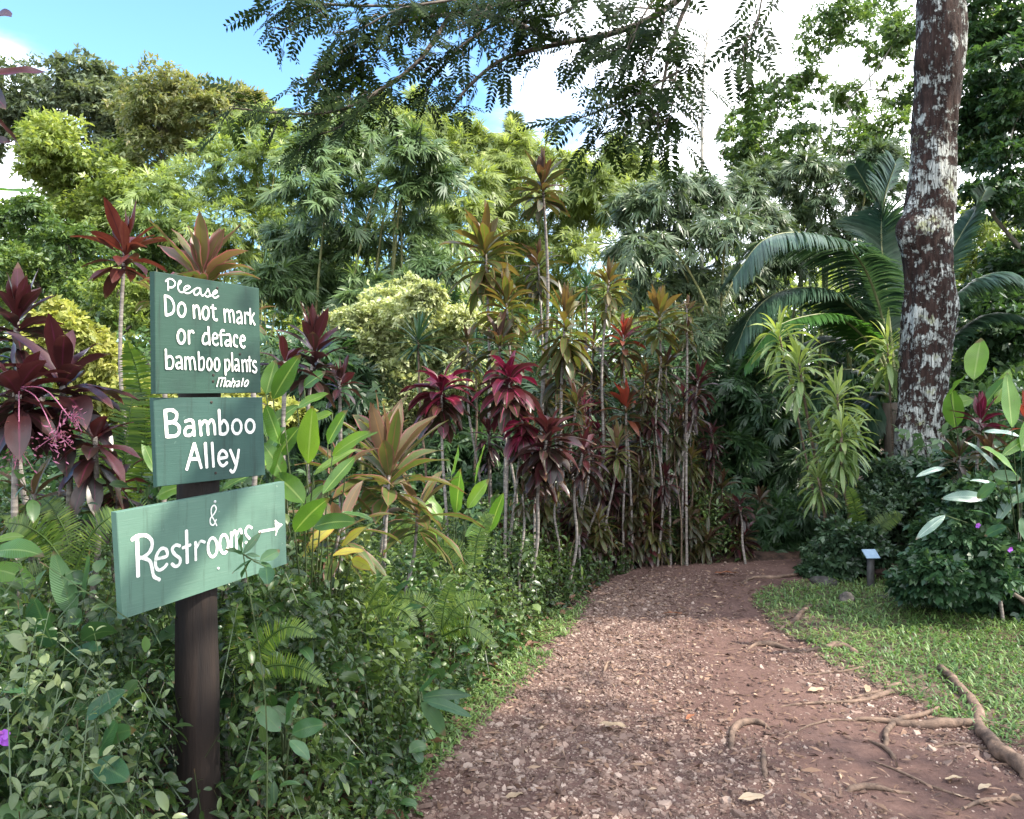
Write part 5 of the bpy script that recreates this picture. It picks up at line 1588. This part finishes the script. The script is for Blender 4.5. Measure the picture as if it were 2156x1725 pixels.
mass('bamboo_clump', 'grey green bamboo curtain hanging to the ground behind the ti row end', 'bamboo', 10.5, [(1340, 430, 54), (1400, 400, 60), (1480, 395, 60), (1560, 405, 52), (1345, 510, 56), (1440, 490, 72), (1535, 480, 72), (1610, 450, 52), (1375, 600, 62), (1460, 590, 72), (1550, 590, 72), (1420, 690, 70), (1520, 690, 72), (1600, 700, 54), (1450, 790, 70), (1540, 810, 70), (1610, 850, 60), (1640, 540, 50), (1560, 910, 66), (1480, 890, 60), (1650, 930, 66)], B_GREY, 'fan', .20, .12, 185, culms=16, trunk=CULM, depth=.8, hang=.9, tint=.45)
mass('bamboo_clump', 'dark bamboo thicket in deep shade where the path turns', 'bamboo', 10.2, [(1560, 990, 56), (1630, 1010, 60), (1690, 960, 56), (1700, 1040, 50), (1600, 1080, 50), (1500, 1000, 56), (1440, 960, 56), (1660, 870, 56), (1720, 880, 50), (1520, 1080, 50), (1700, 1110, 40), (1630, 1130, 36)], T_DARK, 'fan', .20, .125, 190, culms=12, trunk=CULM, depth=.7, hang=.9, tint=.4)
mass('bamboo_clump', 'olive bamboo tufts between the grey curtain and the palm', 'bamboo', 12.5, [(1590, 370, 40), (1650, 385, 50), (1700, 350, 44), (1720, 420, 54), (1780, 380, 50), (1670, 450, 54), (1830, 400, 44), (1750, 480, 54), (1850, 330, 40), (1850, 470, 50), (1680, 520, 50)], B_GREY, 'fan', .19, .125, 190, culms=9, trunk=CULM, depth=.8, hang=.6, tint=.6)
mass('tree', 'broad open crowned tree with pale bare limbs left of the lichened trunk', 'tree', 17, [(1585, 245, 38), (1560, 290, 38), (1640, 205, 42), (1700, 165, 40), (1620, 290, 44), (1705, 265, 44), (1780, 215, 38), (1730, 85, 46), (1800, 55, 54), (1855, 20, 50), (1870, 110, 40), (1790, 320, 50), (1850, 275, 44), (1690, 330, 46), (1610, 345, 42), (1560, 335, 36), (1750, 20, 44), (1900, 60, 44), (1900, 200, 40), (1870, 360, 50)], T_GREEN, Ls=.105, Wr=.40, K=300, base=1840, r0=.2, trunk=PALETRK, depth=1.2, tint=.4)
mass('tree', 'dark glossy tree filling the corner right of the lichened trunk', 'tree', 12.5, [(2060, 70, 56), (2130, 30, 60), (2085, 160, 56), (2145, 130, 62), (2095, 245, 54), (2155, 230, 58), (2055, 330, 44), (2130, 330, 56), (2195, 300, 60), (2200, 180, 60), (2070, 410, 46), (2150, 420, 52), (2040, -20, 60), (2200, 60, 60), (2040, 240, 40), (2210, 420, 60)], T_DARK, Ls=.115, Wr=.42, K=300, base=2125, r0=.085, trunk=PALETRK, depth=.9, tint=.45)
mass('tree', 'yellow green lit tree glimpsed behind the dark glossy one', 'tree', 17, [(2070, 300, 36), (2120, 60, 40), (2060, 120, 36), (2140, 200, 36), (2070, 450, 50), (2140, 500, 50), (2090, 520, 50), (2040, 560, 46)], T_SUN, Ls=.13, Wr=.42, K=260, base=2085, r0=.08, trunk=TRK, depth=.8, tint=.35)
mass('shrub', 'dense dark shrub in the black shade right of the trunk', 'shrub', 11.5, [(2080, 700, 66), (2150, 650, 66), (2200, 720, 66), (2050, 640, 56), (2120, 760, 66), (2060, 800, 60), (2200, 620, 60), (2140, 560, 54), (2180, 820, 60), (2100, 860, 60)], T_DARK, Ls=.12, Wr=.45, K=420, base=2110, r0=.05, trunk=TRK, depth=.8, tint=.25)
mass('shrub', 'pale variegated shrub glowing behind the crimson ti plants', 'shrub', 9.3, [(745, 690, 50), (810, 660, 52), (870, 650, 48), (920, 690, 50), (720, 760, 54), (790, 740, 60), (860, 740, 60), (940, 750, 50), (760, 830, 54), (830, 820, 58), (900, 830, 54), (700, 830, 40), (870, 615, 34), (900, 625, 28), (970, 680, 40), (800, 890, 50), (870, 890, 50), (730, 900, 46), (985, 790, 40)], S_PALE, Ls=.060, Wr=.5, K=620, base=830, r0=.05, trunk=TRK, depth=.55, tint=.5, crown='foliage')
mass('shrub', 'bright yellow shrub seen between the dark ti clump and the fern', 'shrub', 8.2, [(110, 665, 36), (150, 700, 40), (190, 730, 40), (220, 760, 36), (130, 750, 40), (240, 820, 36), (180, 800, 40), (90, 720, 36), (220, 880, 34)], S_YELL, Ls=.075, Wr=.5, K=340, base=160, r0=.035, trunk=TRK, depth=.4, tint=.5, crown='foliage')
mass('shrub', 'small yellow shrub showing under the upper board gap', 'shrub', 7.6, [(560, 850, 40), (500, 860, 40), (350, 850, 40), (420, 850, 40), (300, 820, 36), (600, 880, 36)], S_YELL, Ls=.07, Wr=.5, K=240, base=450, r0=.03, trunk=TRK, depth=.4, tint=.45, crown='foliage')
SH = dict(Ls=.055, Wr=.5, r0=.03, trunk=TRK, depth=.35, crown='foliage', tint=.4)
mass('shrub', 'dark small leaved shrub mounded round the foot of the lichened trunk', 'shrub', 7.9, [(1850, 1010, 46), (1900, 1000, 50), (1960, 1010, 50), (1830, 1070, 50), (1890, 1070, 54), (1950, 1080, 54), (1850, 1130, 50), (1920, 1140, 50), (1990, 1060, 46), (1990, 1130, 46), (1870, 1180, 40), (1940, 1190, 40)], S_DARK, K=560, base=1900, **SH)
mass('shrub', 'dark shrub spilling towards the path left of the marker post', 'shrub', 7.15, [(1740, 1165, 38), (1780, 1140, 44), (1760, 1200, 36), (1800, 1190, 40), (1830, 1150, 36), (1715, 1200, 24)], S_DARK, K=520, base=1775, **SH)
mass('shrub', 'rounded leafy shrub behind the lawn with purple flowers', 'shrub', 5.9, [(1960, 1200, 44), (2010, 1170, 50), (2070, 1150, 54), (2120, 1130, 54), (2000, 1220, 40), (2060, 1210, 50), (2120, 1200, 54), (2170, 1170, 54), (2080, 1100, 44), (2160, 1090, 50), (1930, 1225, 34), (2180, 1230, 50), (2030, 1110, 40), (2140, 1030, 46), (2180, 1000, 46), (2090, 1050, 40), (2190, 1080, 50), (2100, 1240, 44), (2040, 1240, 36), (2085, 1262, 34), (2130, 1262, 40), (2175, 1258, 44), (2010, 1245, 30), (2230, 1200, 54), (2225, 1130, 54), (2230, 1260, 48), (2220, 1050, 50), (1990, 1160, 34), (2060, 1040, 40)], leaf_mat('bank_shrub', (.018, .046, .022), (.036, .082, .036), (.078, .14, .058), rough=.36, trans=.26), Ls=.062, Wr=.55, K=520, base=2070, r0=.03, trunk=TRK, depth=.4, crown='foliage', tint=.4)
mass('shrub', 'tall dark leafy shrub between the trunk foot and the silvery long leaved plant', 'shrub', 6.7, [(2000, 1000, 46), (2050, 1010, 50), (2110, 990, 54), (2160, 1020, 54), (2020, 1070, 50), (2080, 1070, 54), (2140, 1090, 54), (2190, 1060, 54), (2000, 1130, 46), (2060, 1140, 54), (2130, 1150, 54), (2190, 1150, 54), (2200, 980, 50)], leaf_mat('bank_tall_shrub', (.018, .044, .022), (.036, .082, .036), (.075, .14, .05), rough=.36, trans=.26), Ls=.075, Wr=.5, K=420, base=2090, r0=.03, trunk=TRK, depth=.4, crown='foliage', tint=.4)
# far woods close the view between the trunks
g = Geo()
rng = np.random.default_rng(321)
for k in range(230):
    X = -30 + 66 * rng.random()
    c = np.array([X, 27 + 6 * rng.random(), .4 + 6.2 * rng.random() ** 1.2])
    clump_leaves(g, c, 1.6 + .9 * rng.random(), 420, .26, .45, rng, 'leaf', .4 + .2 * rng.normal())
tag(g.build('far_woods', T_SUN), kind='stuff')
g = Geo()
for k in range(70):
    X = -8.5 + 17 * rng.random()
    c = np.array([X, 12.2 + 2.6 * rng.random(), .2 + 2.4 * rng.random()])
    clump_leaves(g, c, .85 + .4 * rng.random(), 420, .14, .42, rng, 'leaf', .35 + .2 * rng.normal())
for k in range(46):
    X = -2.8 + 6.0 * rng.random()
    c = np.array([X, 8.9 + .9 * rng.random() + .1 * X, .1 + 1.9 * rng.random() ** 1.3])
    clump_leaves(g, c, .42 + .2 * rng.random(), 230, .20, .16, rng, 'fan', .3 + .2 * rng.normal(), .5)
for k in range(60):
    c = np.array([4.6 + 6.5 * rng.random(), 7.4 + 5.5 * rng.random(), .1 + 1.5 * rng.random() ** 1.4])
    if c[0] / c[1] > .56:
        clump_leaves(g, c, .65 + .35 * rng.random(), 380, .12, .42, rng, 'leaf', .4 + .2 * rng.normal())
for k in range(26):
    c = at(1590 + 190 * rng.random(), 1075 + 110 * rng.random(), 8.3 + 1.2 * rng.random())
    c[2] = max(c[2], .1)
    clump_leaves(g, c, .36 + .16 * rng.random(), 260, .17, .15, rng, 'fan', .25 + .2 * rng.normal(), .5)
for k in range(40):
    X = -5.5 + 5.0 * rng.random()
    c = np.array([X, 6.2 + 2.2 * rng.random(), .1 + .8 * rng.random()])
    clump_leaves(g, c, .36 + .2 * rng.random(), 260, .10, .42, rng, 'leaf', .4 + .2 * rng.normal(), .5)
tag(g.build('undergrowth', T_DARK), kind='stuff')

mass('tree', 'unseen leafy tree added beyond the lawn to shade the far end of the path', 'tree', 5.9, [(CX + F / 5.9 * dx, HY - F / 5.9 * (dz - CH), 195) for dx, dz in ((6.4, 4.9), (7.2, 5.4), (8.0, 5.2), (6.9, 6.2), (7.8, 6.4), (8.6, 5.9), (7.4, 7.2), (8.2, 7.4), (6.6, 5.6), (8.8, 6.7), (9.3, 7.6), (7.7, 8.0), (8.0, 6.0))], T_GREEN, Ls=.15, Wr=.45, K=330, base=CX + F / 5.9 * 7.6, r0=.16, trunk=TRK, depth=1.2)  # out of view, added to cast shade on the far path

# small background details
def pole(label, pts, Y, r0, twigs, mat, name='bamboo_shoot'):
    seedc[0] += 1
    rng = np.random.default_rng(seedc[0])
    b = at(pts[0][0], pts[0][1], Y)
    b[2] = 0
    root = thing(name, label, 'bamboo', b)
    C = smooth_path([b] + [at(x, y, Y) for x, y in pts], 40)
    g = Geo()
    tube(g, C, np.linspace(r0, r0 * .25, 40), 6)
    part(g, 'culm', mat, root)
    if twigs:
        g = Geo()
        T = nrm(np.gradient(C, axis=0))
        for k in range(twigs):
            j = int(10 + 29 * k / twigs)
            s = 1 if k % 2 else -1
            d = nrm(np.array([s * .45, .25 * rng.normal(), 1.0]))
            L = (.45 + .5 * rng.random()) * Y / 14 * (1.25 - .7 * k / twigs)
            q = smooth_path([C[j], C[j] + d * L * .5, C[j] + d * L + np.array([s * .06, 0, 0])], 6)
            tube(g, q, np.linspace(r0 * .3, r0 * .08, 6), 4)
            for m in (2, 4, 5):
                leaves(g, q[m][None], nrm(d + .6 * rng.normal(size=3))[None], .10, .012, prof='bamboo', n=2, bend=.3, fold=0, tint=.5, flat=True)
        part(g, 'twigs', mat, root)


PALESHOOT = rough_mat('pale_shoot', (.22, .20, .17), (.36, .33, .28), scale=8)
GREENSHOOT = rough_mat('green_shoot', (.07, .10, .035), (.15, .19, .08), scale=8)
pole('bare pale bamboo shoot with upright twigs standing against the white sky', [(1478, 420), (1478, 250), (1482, 140), (1490, 60)], 13, .035, 34, PALESHOOT)
pole('slim dark bamboo pole leaning in the open tree, nearer the bare shoot', [(1690, 480), (1712, 360), (1728, 250), (1745, 150)], 12, .022, 10, GREENSHOOT)
pole('slim green bamboo pole beside the leaning one, closer to the trunk', [(1738, 450), (1748, 330), (1756, 220), (1768, 110)], 12.2, .024, 10, GREENSHOOT)
pole('thin drooping bare bamboo tip over the blue green clump', [(722, 300), (712, 240), (680, 195), (600, 200)], 13.5, .014, 10, PALESHOOT)

pt = at(1083, 340, 60)
pine = thing('pine_tree', 'tiny far conifer spire above the golden bamboo', 'tree', (pt[0], 60, 0))
g = Geo()
tp = at(1083, 240, 60)
rng = np.random.default_rng(9)
K = 2600
h = rng.random(K) ** .7
a = rng.random(K) * 6.28
rad = (1 - h) * 3.2 + .1
P = np.stack([tp[0] + np.cos(a) * rad * rng.random(K) ** .5, 60 + np.sin(a) * rad * rng.random(K) ** .5, tp[2] - 12 * (1 - h)], -1)
leaves(g, P, np.stack([np.cos(a), np.sin(a), .3 + 0 * a], -1), .7, .16, prof='bamboo', n=2, bend=.2, fold=0, tint=rng.random(K), flat=True)
part(g, 'crown', T_GREY, pine)
g = Geo()
tube(g, np.array([[tp[0], 60, 0], [tp[0], 60, tp[2] - 1]]), [.3, .05], 8)
part(g, 'trunk', TRK, pine)


# ------------------------------------------------------------------ palm
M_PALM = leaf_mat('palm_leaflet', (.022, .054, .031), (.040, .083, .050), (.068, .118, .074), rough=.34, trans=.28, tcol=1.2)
M_PALMLIT = leaf_mat('palm_leaflet_lit', (.035, .10, .020), (.06, .15, .03), rough=.34, trans=.34)  # lit copy of the leaflet, sunlight put into its colour
RACH = rough_mat('palm_rachis', (.12, .14, .06), (.24, .24, .12), scale=10, rough=.5)
pb = at(1880, 760, 10.2)
palm = thing('palm', 'blue green feather palm arching out on both sides behind the lichened trunk', 'palm', (pb[0], 10.2, 0))
g = Geo()
tube(g, np.array([[pb[0], 10.2, -.1], [pb[0] + .05, 10.2, .6], [pb[0], 10.2, 1.5]]), [.16, .15, .12], 14, bump=.2)
part(g, 'trunk', TRK, palm)
rng = np.random.default_rng(66)
for pts, lpx, mt, hangz in [
        ([(1880, 800, 0), (1850, 640, 0), (1795, 530, -.2), (1700, 492, -.5), (1610, 505, -.8), (1545, 585, -1.0)], 125, M_PALM, .75),
        ([(1880, 810, 0), (1830, 690, -.1), (1745, 615, -.3), (1650, 612, -.5), (1585, 660, -.7), (1548, 740, -.8)], 110, M_PALM, .7),
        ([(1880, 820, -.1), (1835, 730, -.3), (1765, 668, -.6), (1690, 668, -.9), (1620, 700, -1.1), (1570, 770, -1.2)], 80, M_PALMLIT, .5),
        ([(1885, 800, 0), (1868, 640, .2), (1856, 520, .3), (1862, 420, .3), (1885, 345, .2)], 120, M_PALM, .1),
        ([(1890, 800, 0), (1900, 600, .4), (1870, 480, .6), (1830, 400, .7), (1800, 350, .7)], 90, M_PALM, .3),
        ([(1890, 810, 0), (1960, 690, -.1), (2040, 600, -.3), (2120, 575, -.5), (2200, 620, -.8)], 115, M_PALM, .75),
        ([(1890, 820, 0), (1980, 730, -.1), (2060, 670, -.2), (2140, 665, -.4), (2200, 720, -.6)], 85, M_PALM, .6),
        ([(1890, 800, 0), (1960, 620, .2), (2010, 520, .3), (2050, 450, .3), (2075, 400, .2)], 80, M_PALM, .2),
        ([(1880, 830, 0), (1800, 780, -.1), (1730, 800, -.2), (1690, 880, -.3), (1680, 960, -.3)], 80, M_PALM, .6),
        ([(1880, 840, 0), (1850, 830, .2), (1830, 880, .1), (1820, 960, .1)], 80, M_PALM, .5),
        ([(1885, 820, .2), (1780, 720, .4), (1700, 720, .5), (1640, 790, .5)], 90, M_PALM, .6)]:
    C = smooth_path([at(x, y, 10.2 + d) for x, y, d in pts], 90)
    g = Geo()
    tube(g, C, np.linspace(.022, .005, 90), 6)
    fr = part(g, 'frond', RACH, palm)
    T = nrm(np.gradient(C, axis=0))
    S = nrm(np.cross(T, np.array([0, 0, 1.]) + .001))
    Un = nrm(np.cross(S, T))
    i = np.arange(14, 90)
    t = i / 89
    L = lpx * .86 * 10.2 / F * np.interp(t, [.15, .3, .6, .9, 1], [.75, 1, 1, .7, .45])
    g = Geo()
    for s in (-1, 1):
        for sub in (0, .33, .66):
            Cs = C[i] + sub * (C[np.minimum(i + 1, 89)] - C[i])
            d = nrm(S[i] * s + T[i] * .75 + Un[i] * .3 - np.array([0, 0, hangz]) * .55 + .06 * rng.normal(size=(len(i), 3)))
            leaves(g, Cs, d, L * (.92 + .16 * rng.random(len(i))), .030, U=Un[i] + S[i] * s * .35, prof='strap', n=4, bend=.45 + hangz * .6, fold=.15, tint=np.clip(.5 + .25 * rng.normal(size=len(i)), 0, 1), flat=True)
    o = part(g, 'leaflets', mt, palm)
    o.parent = fr
    o.location = (0, 0, 0)

# ------------------------------------------------------------------ lichened tree
tc_ = [(1932, 1060, 60), (1934, 1000, 54), (1938, 900, 53), (1945, 800, 55), (1953, 700, 57), (1957, 600, 57), (1953, 520, 58), (1958, 430, 56), (1966, 330, 54), (1974, 200, 53), (1978, 90, 53), (1980, 0, 52), (1985, -200, 50), (1995, -500, 46), (2000, -800, 40)]
YT = 8.5
tb = at(1932, 1060, YT)
tree = thing('lichened_tree', 'thick red brown trunk patched with white lichen rising out of the top of view', 'tree', (tb[0], YT, 0))
C = smooth_path([np.array([at(1932, 0, YT)[0], YT, -.1])] + [at(x, y, YT) for x, y, r in tc_], 260)
rp = np.interp(C[:, 2], [0] + [at(0, y, YT)[2] for x, y, r in tc_], [74] + [r for x, y, r in tc_]) * YT / F * .87
g = Geo()
n, ns = len(C), 72
T = nrm(np.gradient(C, axis=0))
th = np.linspace(0, 2 * np.pi, ns, endpoint=False)
A = nrm(np.cross(T, np.array([0, 1.0, 0])))
B = np.cross(A, T)
ring = A[:, None] * np.cos(th)[None, :, None] + B[:, None] * np.sin(th)[None, :, None]
V0 = C[:, None] + ring * rp[:, None, None]
dis = .16 * (fnoise(V0 * np.array([2.2, 2.2, 1.1]), 5) - .5) + .07 * (fnoise(V0 * np.array([14, 14, 1.6]), 6) - .5) + .035 * (fnoise(V0 * np.array([34, 34, 12]), 7) - .5)
for (kx, ky, ks, kh) in [(1905, 490, .20, .16), (1890, 250, .16, .13), (1925, 120, .16, .10), (1900, 300, .13, .07), (2010, 640, .2, .05), (1900, 470, .12, .09), (1888, 910, .2, .05), (1918, 55, .12, .08)]:
    kp = at(kx, ky, YT - .12)
    dis = dis + kh * np.exp(-((V0 - kp) ** 2).sum(-1) / ks ** 2) * 1.0
V = V0 + ring * (dis * .85)[..., None]
i = np.arange(n - 1)[:, None]
j = np.arange(ns)[None]
k = (j + 1) % ns
g.add(V, np.stack([i * ns + j, i * ns + k, (i + 1) * ns + k, (i + 1) * ns + j], -1).reshape(-1, 4))
part(g, 'trunk', lichen_bark(), tree)

# ------------------------------------------------------------------ overhanging feathery tree
M_PINN = leaf_mat('feathery_leaflet', (.008, .017, .005), (.015, .029, .008), (.030, .048, .012), rough=.7, trans=.30, tcol=1.6, spec=.1)
ovr = thing('overhanging_tree', 'dark feathery leaved tree branches hanging in from above', 'tree', (4.2, -2.2, 0))
rng = np.random.default_rng(15)
g = Geo()
fork = np.array([3.4, .5, 5.6])
tube(g, smooth_path([[4.2, -2.2, -.2], [4.15, -2.1, 1.6], [4.0, -1.2, 4.0], fork], 24), np.linspace(.28, .15, 24), 14, bump=.2)
BR = [([(1560, -120, 5.6), (1400, 20, 5.8), (1290, 70, 5.8), (1180, 92, 5.8), (1060, 125, 5.7), (985, 185, 5.7), (948, 235, 5.7)], .030, .75),
      ([(1180, 92, 5.8), (1060, 40, 5.9), (950, 30, 6.0), (820, 55, 6.0), (720, 110, 5.9), (650, 165, 5.9)], .022, 1.3),
      ([(950, 30, 6.0), (880, 130, 5.8), (800, 190, 5.7), (720, 230, 5.6), (620, 240, 5.6), (490, 228, 5.6)], .020, 1.2),
      ([(800, 190, 5.7), (760, 230, 5.7), (710, 270, 5.7), (650, 290, 5.7)], .010, 1.4),
      ([(1480, -60, 5.5), (1425, 60, 5.4), (1395, 180, 5.3), (1380, 290, 5.3)], .020, 1.25),
      ([(1430, 150, 5.3), (1330, 205, 5.3), (1260, 235, 5.3), (1185, 262, 5.3)], .010, 1.3),
      ([(1420, 200, 5.3), (1370, 250, 5.2), (1320, 270, 5.2), (1290, 290, 5.2)], .008, 1.5),
      ([(1610, -90, 5.0), (1600, 20, 5.0), (1575, 85, 5.0), (1540, 120, 5.0)], .008, 1.5),
      ([(1640, -60, 5.0), (1625, 10, 5.0)], .005, .9),
      ([(1400, 20, 5.8), (1310, 20, 5.6), (1280, 70, 5.5), (1275, 110, 5.5)], .008, 1.2),
      ([(1290, -80, 5.7), (1120, -20, 5.9), (1000, -10, 6.1), (880, 10, 6.1), (700, 10, 6.0), (590, -10, 6.0)], .022, 1.8),
      ([(1290, -80, 5.7), (1200, 20, 5.6), (1120, 40, 5.6), (1080, 80, 5.6)], .010, 1.4),
      ([(880, 10, 6.1), (800, 100, 6.0), (760, 140, 6.0), (740, 180, 6.0)], .010, 1.6),
      ([(700, 10, 6.0), (640, 40, 6.0), (600, 60, 6.0), (560, 55, 6.0)], .008, 1.1),
      ([(1060, 40, 5.9), (980, 90, 5.8), (930, 140, 5.8), (900, 190, 5.8)], .010, 1.4),
      ([(1500, -60, 5.5), (1400, -20, 5.4), (1350, 40, 5.3), (1330, 90, 5.3), (1300, 130, 5.3)], .010, 1.3),
      ([(1400, 20, 5.6), (1390, 80, 5.5), (1360, 140, 5.4), (1340, 190, 5.4)], .010, 1.3),
      ([(1425, 60, 5.4), (1425, 140, 5.3), (1415, 220, 5.2), (1400, 270, 5.2)], .008, 1.0),
      ([(950, 0, 5.6), (840, 20, 5.5), (760, 60, 5.5), (700, 70, 5.5)], .010, 1.6),
      ([(1240, -60, 5.4), (1150, -10, 5.3), (1050, 10, 5.3), (960, 60, 5.3)], .010, 1.5)]
gl = Geo()


def pinnate(gl, P, D, L, npair, rng):
    """one feather leaf with its leaflets"""
    t = np.linspace(0, 1, npair + 1)
    dr = nrm(D[None] + np.array([0, 0, -1.0])[None] * t[:, None] * .55)
    pos = P + np.concatenate([np.zeros((1, 3)), np.cumsum((dr[1:] + dr[:-1]) * .5, 0)]) * L / npair
    up = nrm(np.array([0, -.75, .65]) + .45 * rng.normal(size=3))
    S = nrm(np.cross(dr, up))
    leaves(gl, P[None], D[None], L, .004, U=up, prof='stem', n=3, bend=.55, fold=0, tint=.3, flat=True)
    ll = L * .27 * np.interp(t, [0, .3, .8, 1], [.8, 1.05, .9, .6])
    k = rng.random(npair + 1) > .04
    for s in (-1, 1):
        leaves(gl, pos[k], nrm(S * s + dr * .55 + .08 * rng.normal(size=dr.shape))[k], ll[k], ll[k] * .45, U=nrm(np.cross(S, dr))[k], prof='oval', n=2, bend=.3, fold=0, tint=np.clip(.4 + .3 * rng.normal(), 0, 1), flat=True)


for pts, r0, dens in BR:
    C = smooth_path([at(*p) for p in pts], 12 * len(pts))
    tube(g, C, np.linspace(r0, max(r0 * .25, .003), len(C)), 6)
    if pts[0][1] < -50 and r0 >= .02:
        q = C[0]
        tube(g, smooth_path([fork, (fork + q) / 2 + [0, 0, .4], q], 16), np.linspace(max(.05, r0 * 1.5), r0, 16), 8)
    elif pts[0][1] < -30:
        q = C[0]
        e = q + np.array([.25, -.3, .55])
        tube(g, smooth_path([e, (e + q) / 2 + [0, 0, .05], q], 6), r0, 5)
    Tn = nrm(np.gradient(C, axis=0))
    ln = np.linalg.norm(np.diff(C, axis=0), axis=1).sum()
    m = int(ln / .092 * dens)
    for k in range(m):
        f = ((k + rng.random()) / m) ** .85
        j = min(int(f * len(C)), len(C) - 1)
        side = nrm(np.cross(Tn[j], np.array([0, 0, 1.0])))
        d = nrm(Tn[j] * .55 + side * (1 if k % 2 else -1) * (.7 + .3 * rng.random()) + .40 * rng.normal(size=3) + np.array([0, 0, -.12]))
        tw = .09 + .28 * rng.random() * (1.15 - .5 * f)
        Q = smooth_path([C[j], C[j] + d * tw * .5 + [0, 0, .015], C[j] + d * tw - [0, 0, .03]], 8)
        tube(g, Q, np.linspace(.0035, .0015, 8), 4, cap=False)
        nq = max(2, int(tw / .062))
        for q in range(nq):
            h = (q + 1) / nq
            P = Q[min(int(h * 7), 7)]
            dq = nrm(d * (.55 if q < nq - 1 else 1.2) + nrm(np.cross(d, np.array([0, 0, 1.0]))) * (1 if q % 2 else -1) * (.85 if q < nq - 1 else .1) + .28 * rng.normal(size=3) + np.array([0, 0, -.18]))
            pinnate(gl, P, dq, .15 + .13 * rng.random(), int(7 + 2.6 * rng.random()), rng)
part(g, 'trunk', TRK, ovr)
part(gl, 'leaves', M_PINN, ovr)
g = Geo()        # unseen rest of its crown, added over path and camera for shade
gt = Geo()
cens = []
for k in range(30):
    c = np.array([1.2 + 7.4 * rng.random(), -2.2 + 4.6 * rng.random(), 5.5 + 1.9 * rng.random()])
    qd = c - np.array([-.93, 2.35, 1.15])      # a gap where the sun reaches the lowest board
    if np.linalg.norm(qd - (qd @ SUN) * SUN) < .80:
        continue
    clump_leaves(g, c, .55 + .35 * rng.random(), 330, .085, .40, rng, 'leaf', .4 + .15 * rng.normal(), .5, (1.2, 1.2, .6))
    cens.append(c)
for c in cens:
    tube(gt, smooth_path([fork, (fork + c) / 2 + [0, 0, .35], c], 10), np.linspace(.045, .010, 10), 6)
part(g, 'crown', T_DARK, ovr)
part(gt, 'limbs', TRK, ovr)


# purple flowers
def flower(label, px, py, Y, s=.022):
    seedc[0] += 1
    rng = np.random.default_rng(seedc[0])
    c = at(px, py, Y)
    g = Geo()
    a = np.arange(5) * 2 * np.pi / 5 + rng.random()
    u, w = nrm(np.array([1, .2, .1])), nrm(np.array([0, -.3, 1.0]))
    D = u[None] * np.cos(a)[:, None] + w[None] * np.sin(a)[:, None] + np.array([0, -.35, 0])
    leaves(g, np.repeat(c[None], 5, 0), D, s, s * .85, U=np.array([0, -1, .2]), prof='oval', n=4, bend=.1, fold=.15, tint=rng.random(5))
    tag(g.build('flower', PURPLE), label, 'flower')


flower('purple flower cut by the left picture edge in the near ground cover', 2, 1549, 1.9, .030)
flower('small purple flower high in the rounded shrub behind the lawn', 2058, 1106, 5.35)
flower('violet flower lower in the rounded shrub near the right picture edge', 2126, 1157, 5.3)
flower('pale lilac flower lying in dead leaves beside the verge', 783, 1643, 3.0, .016)
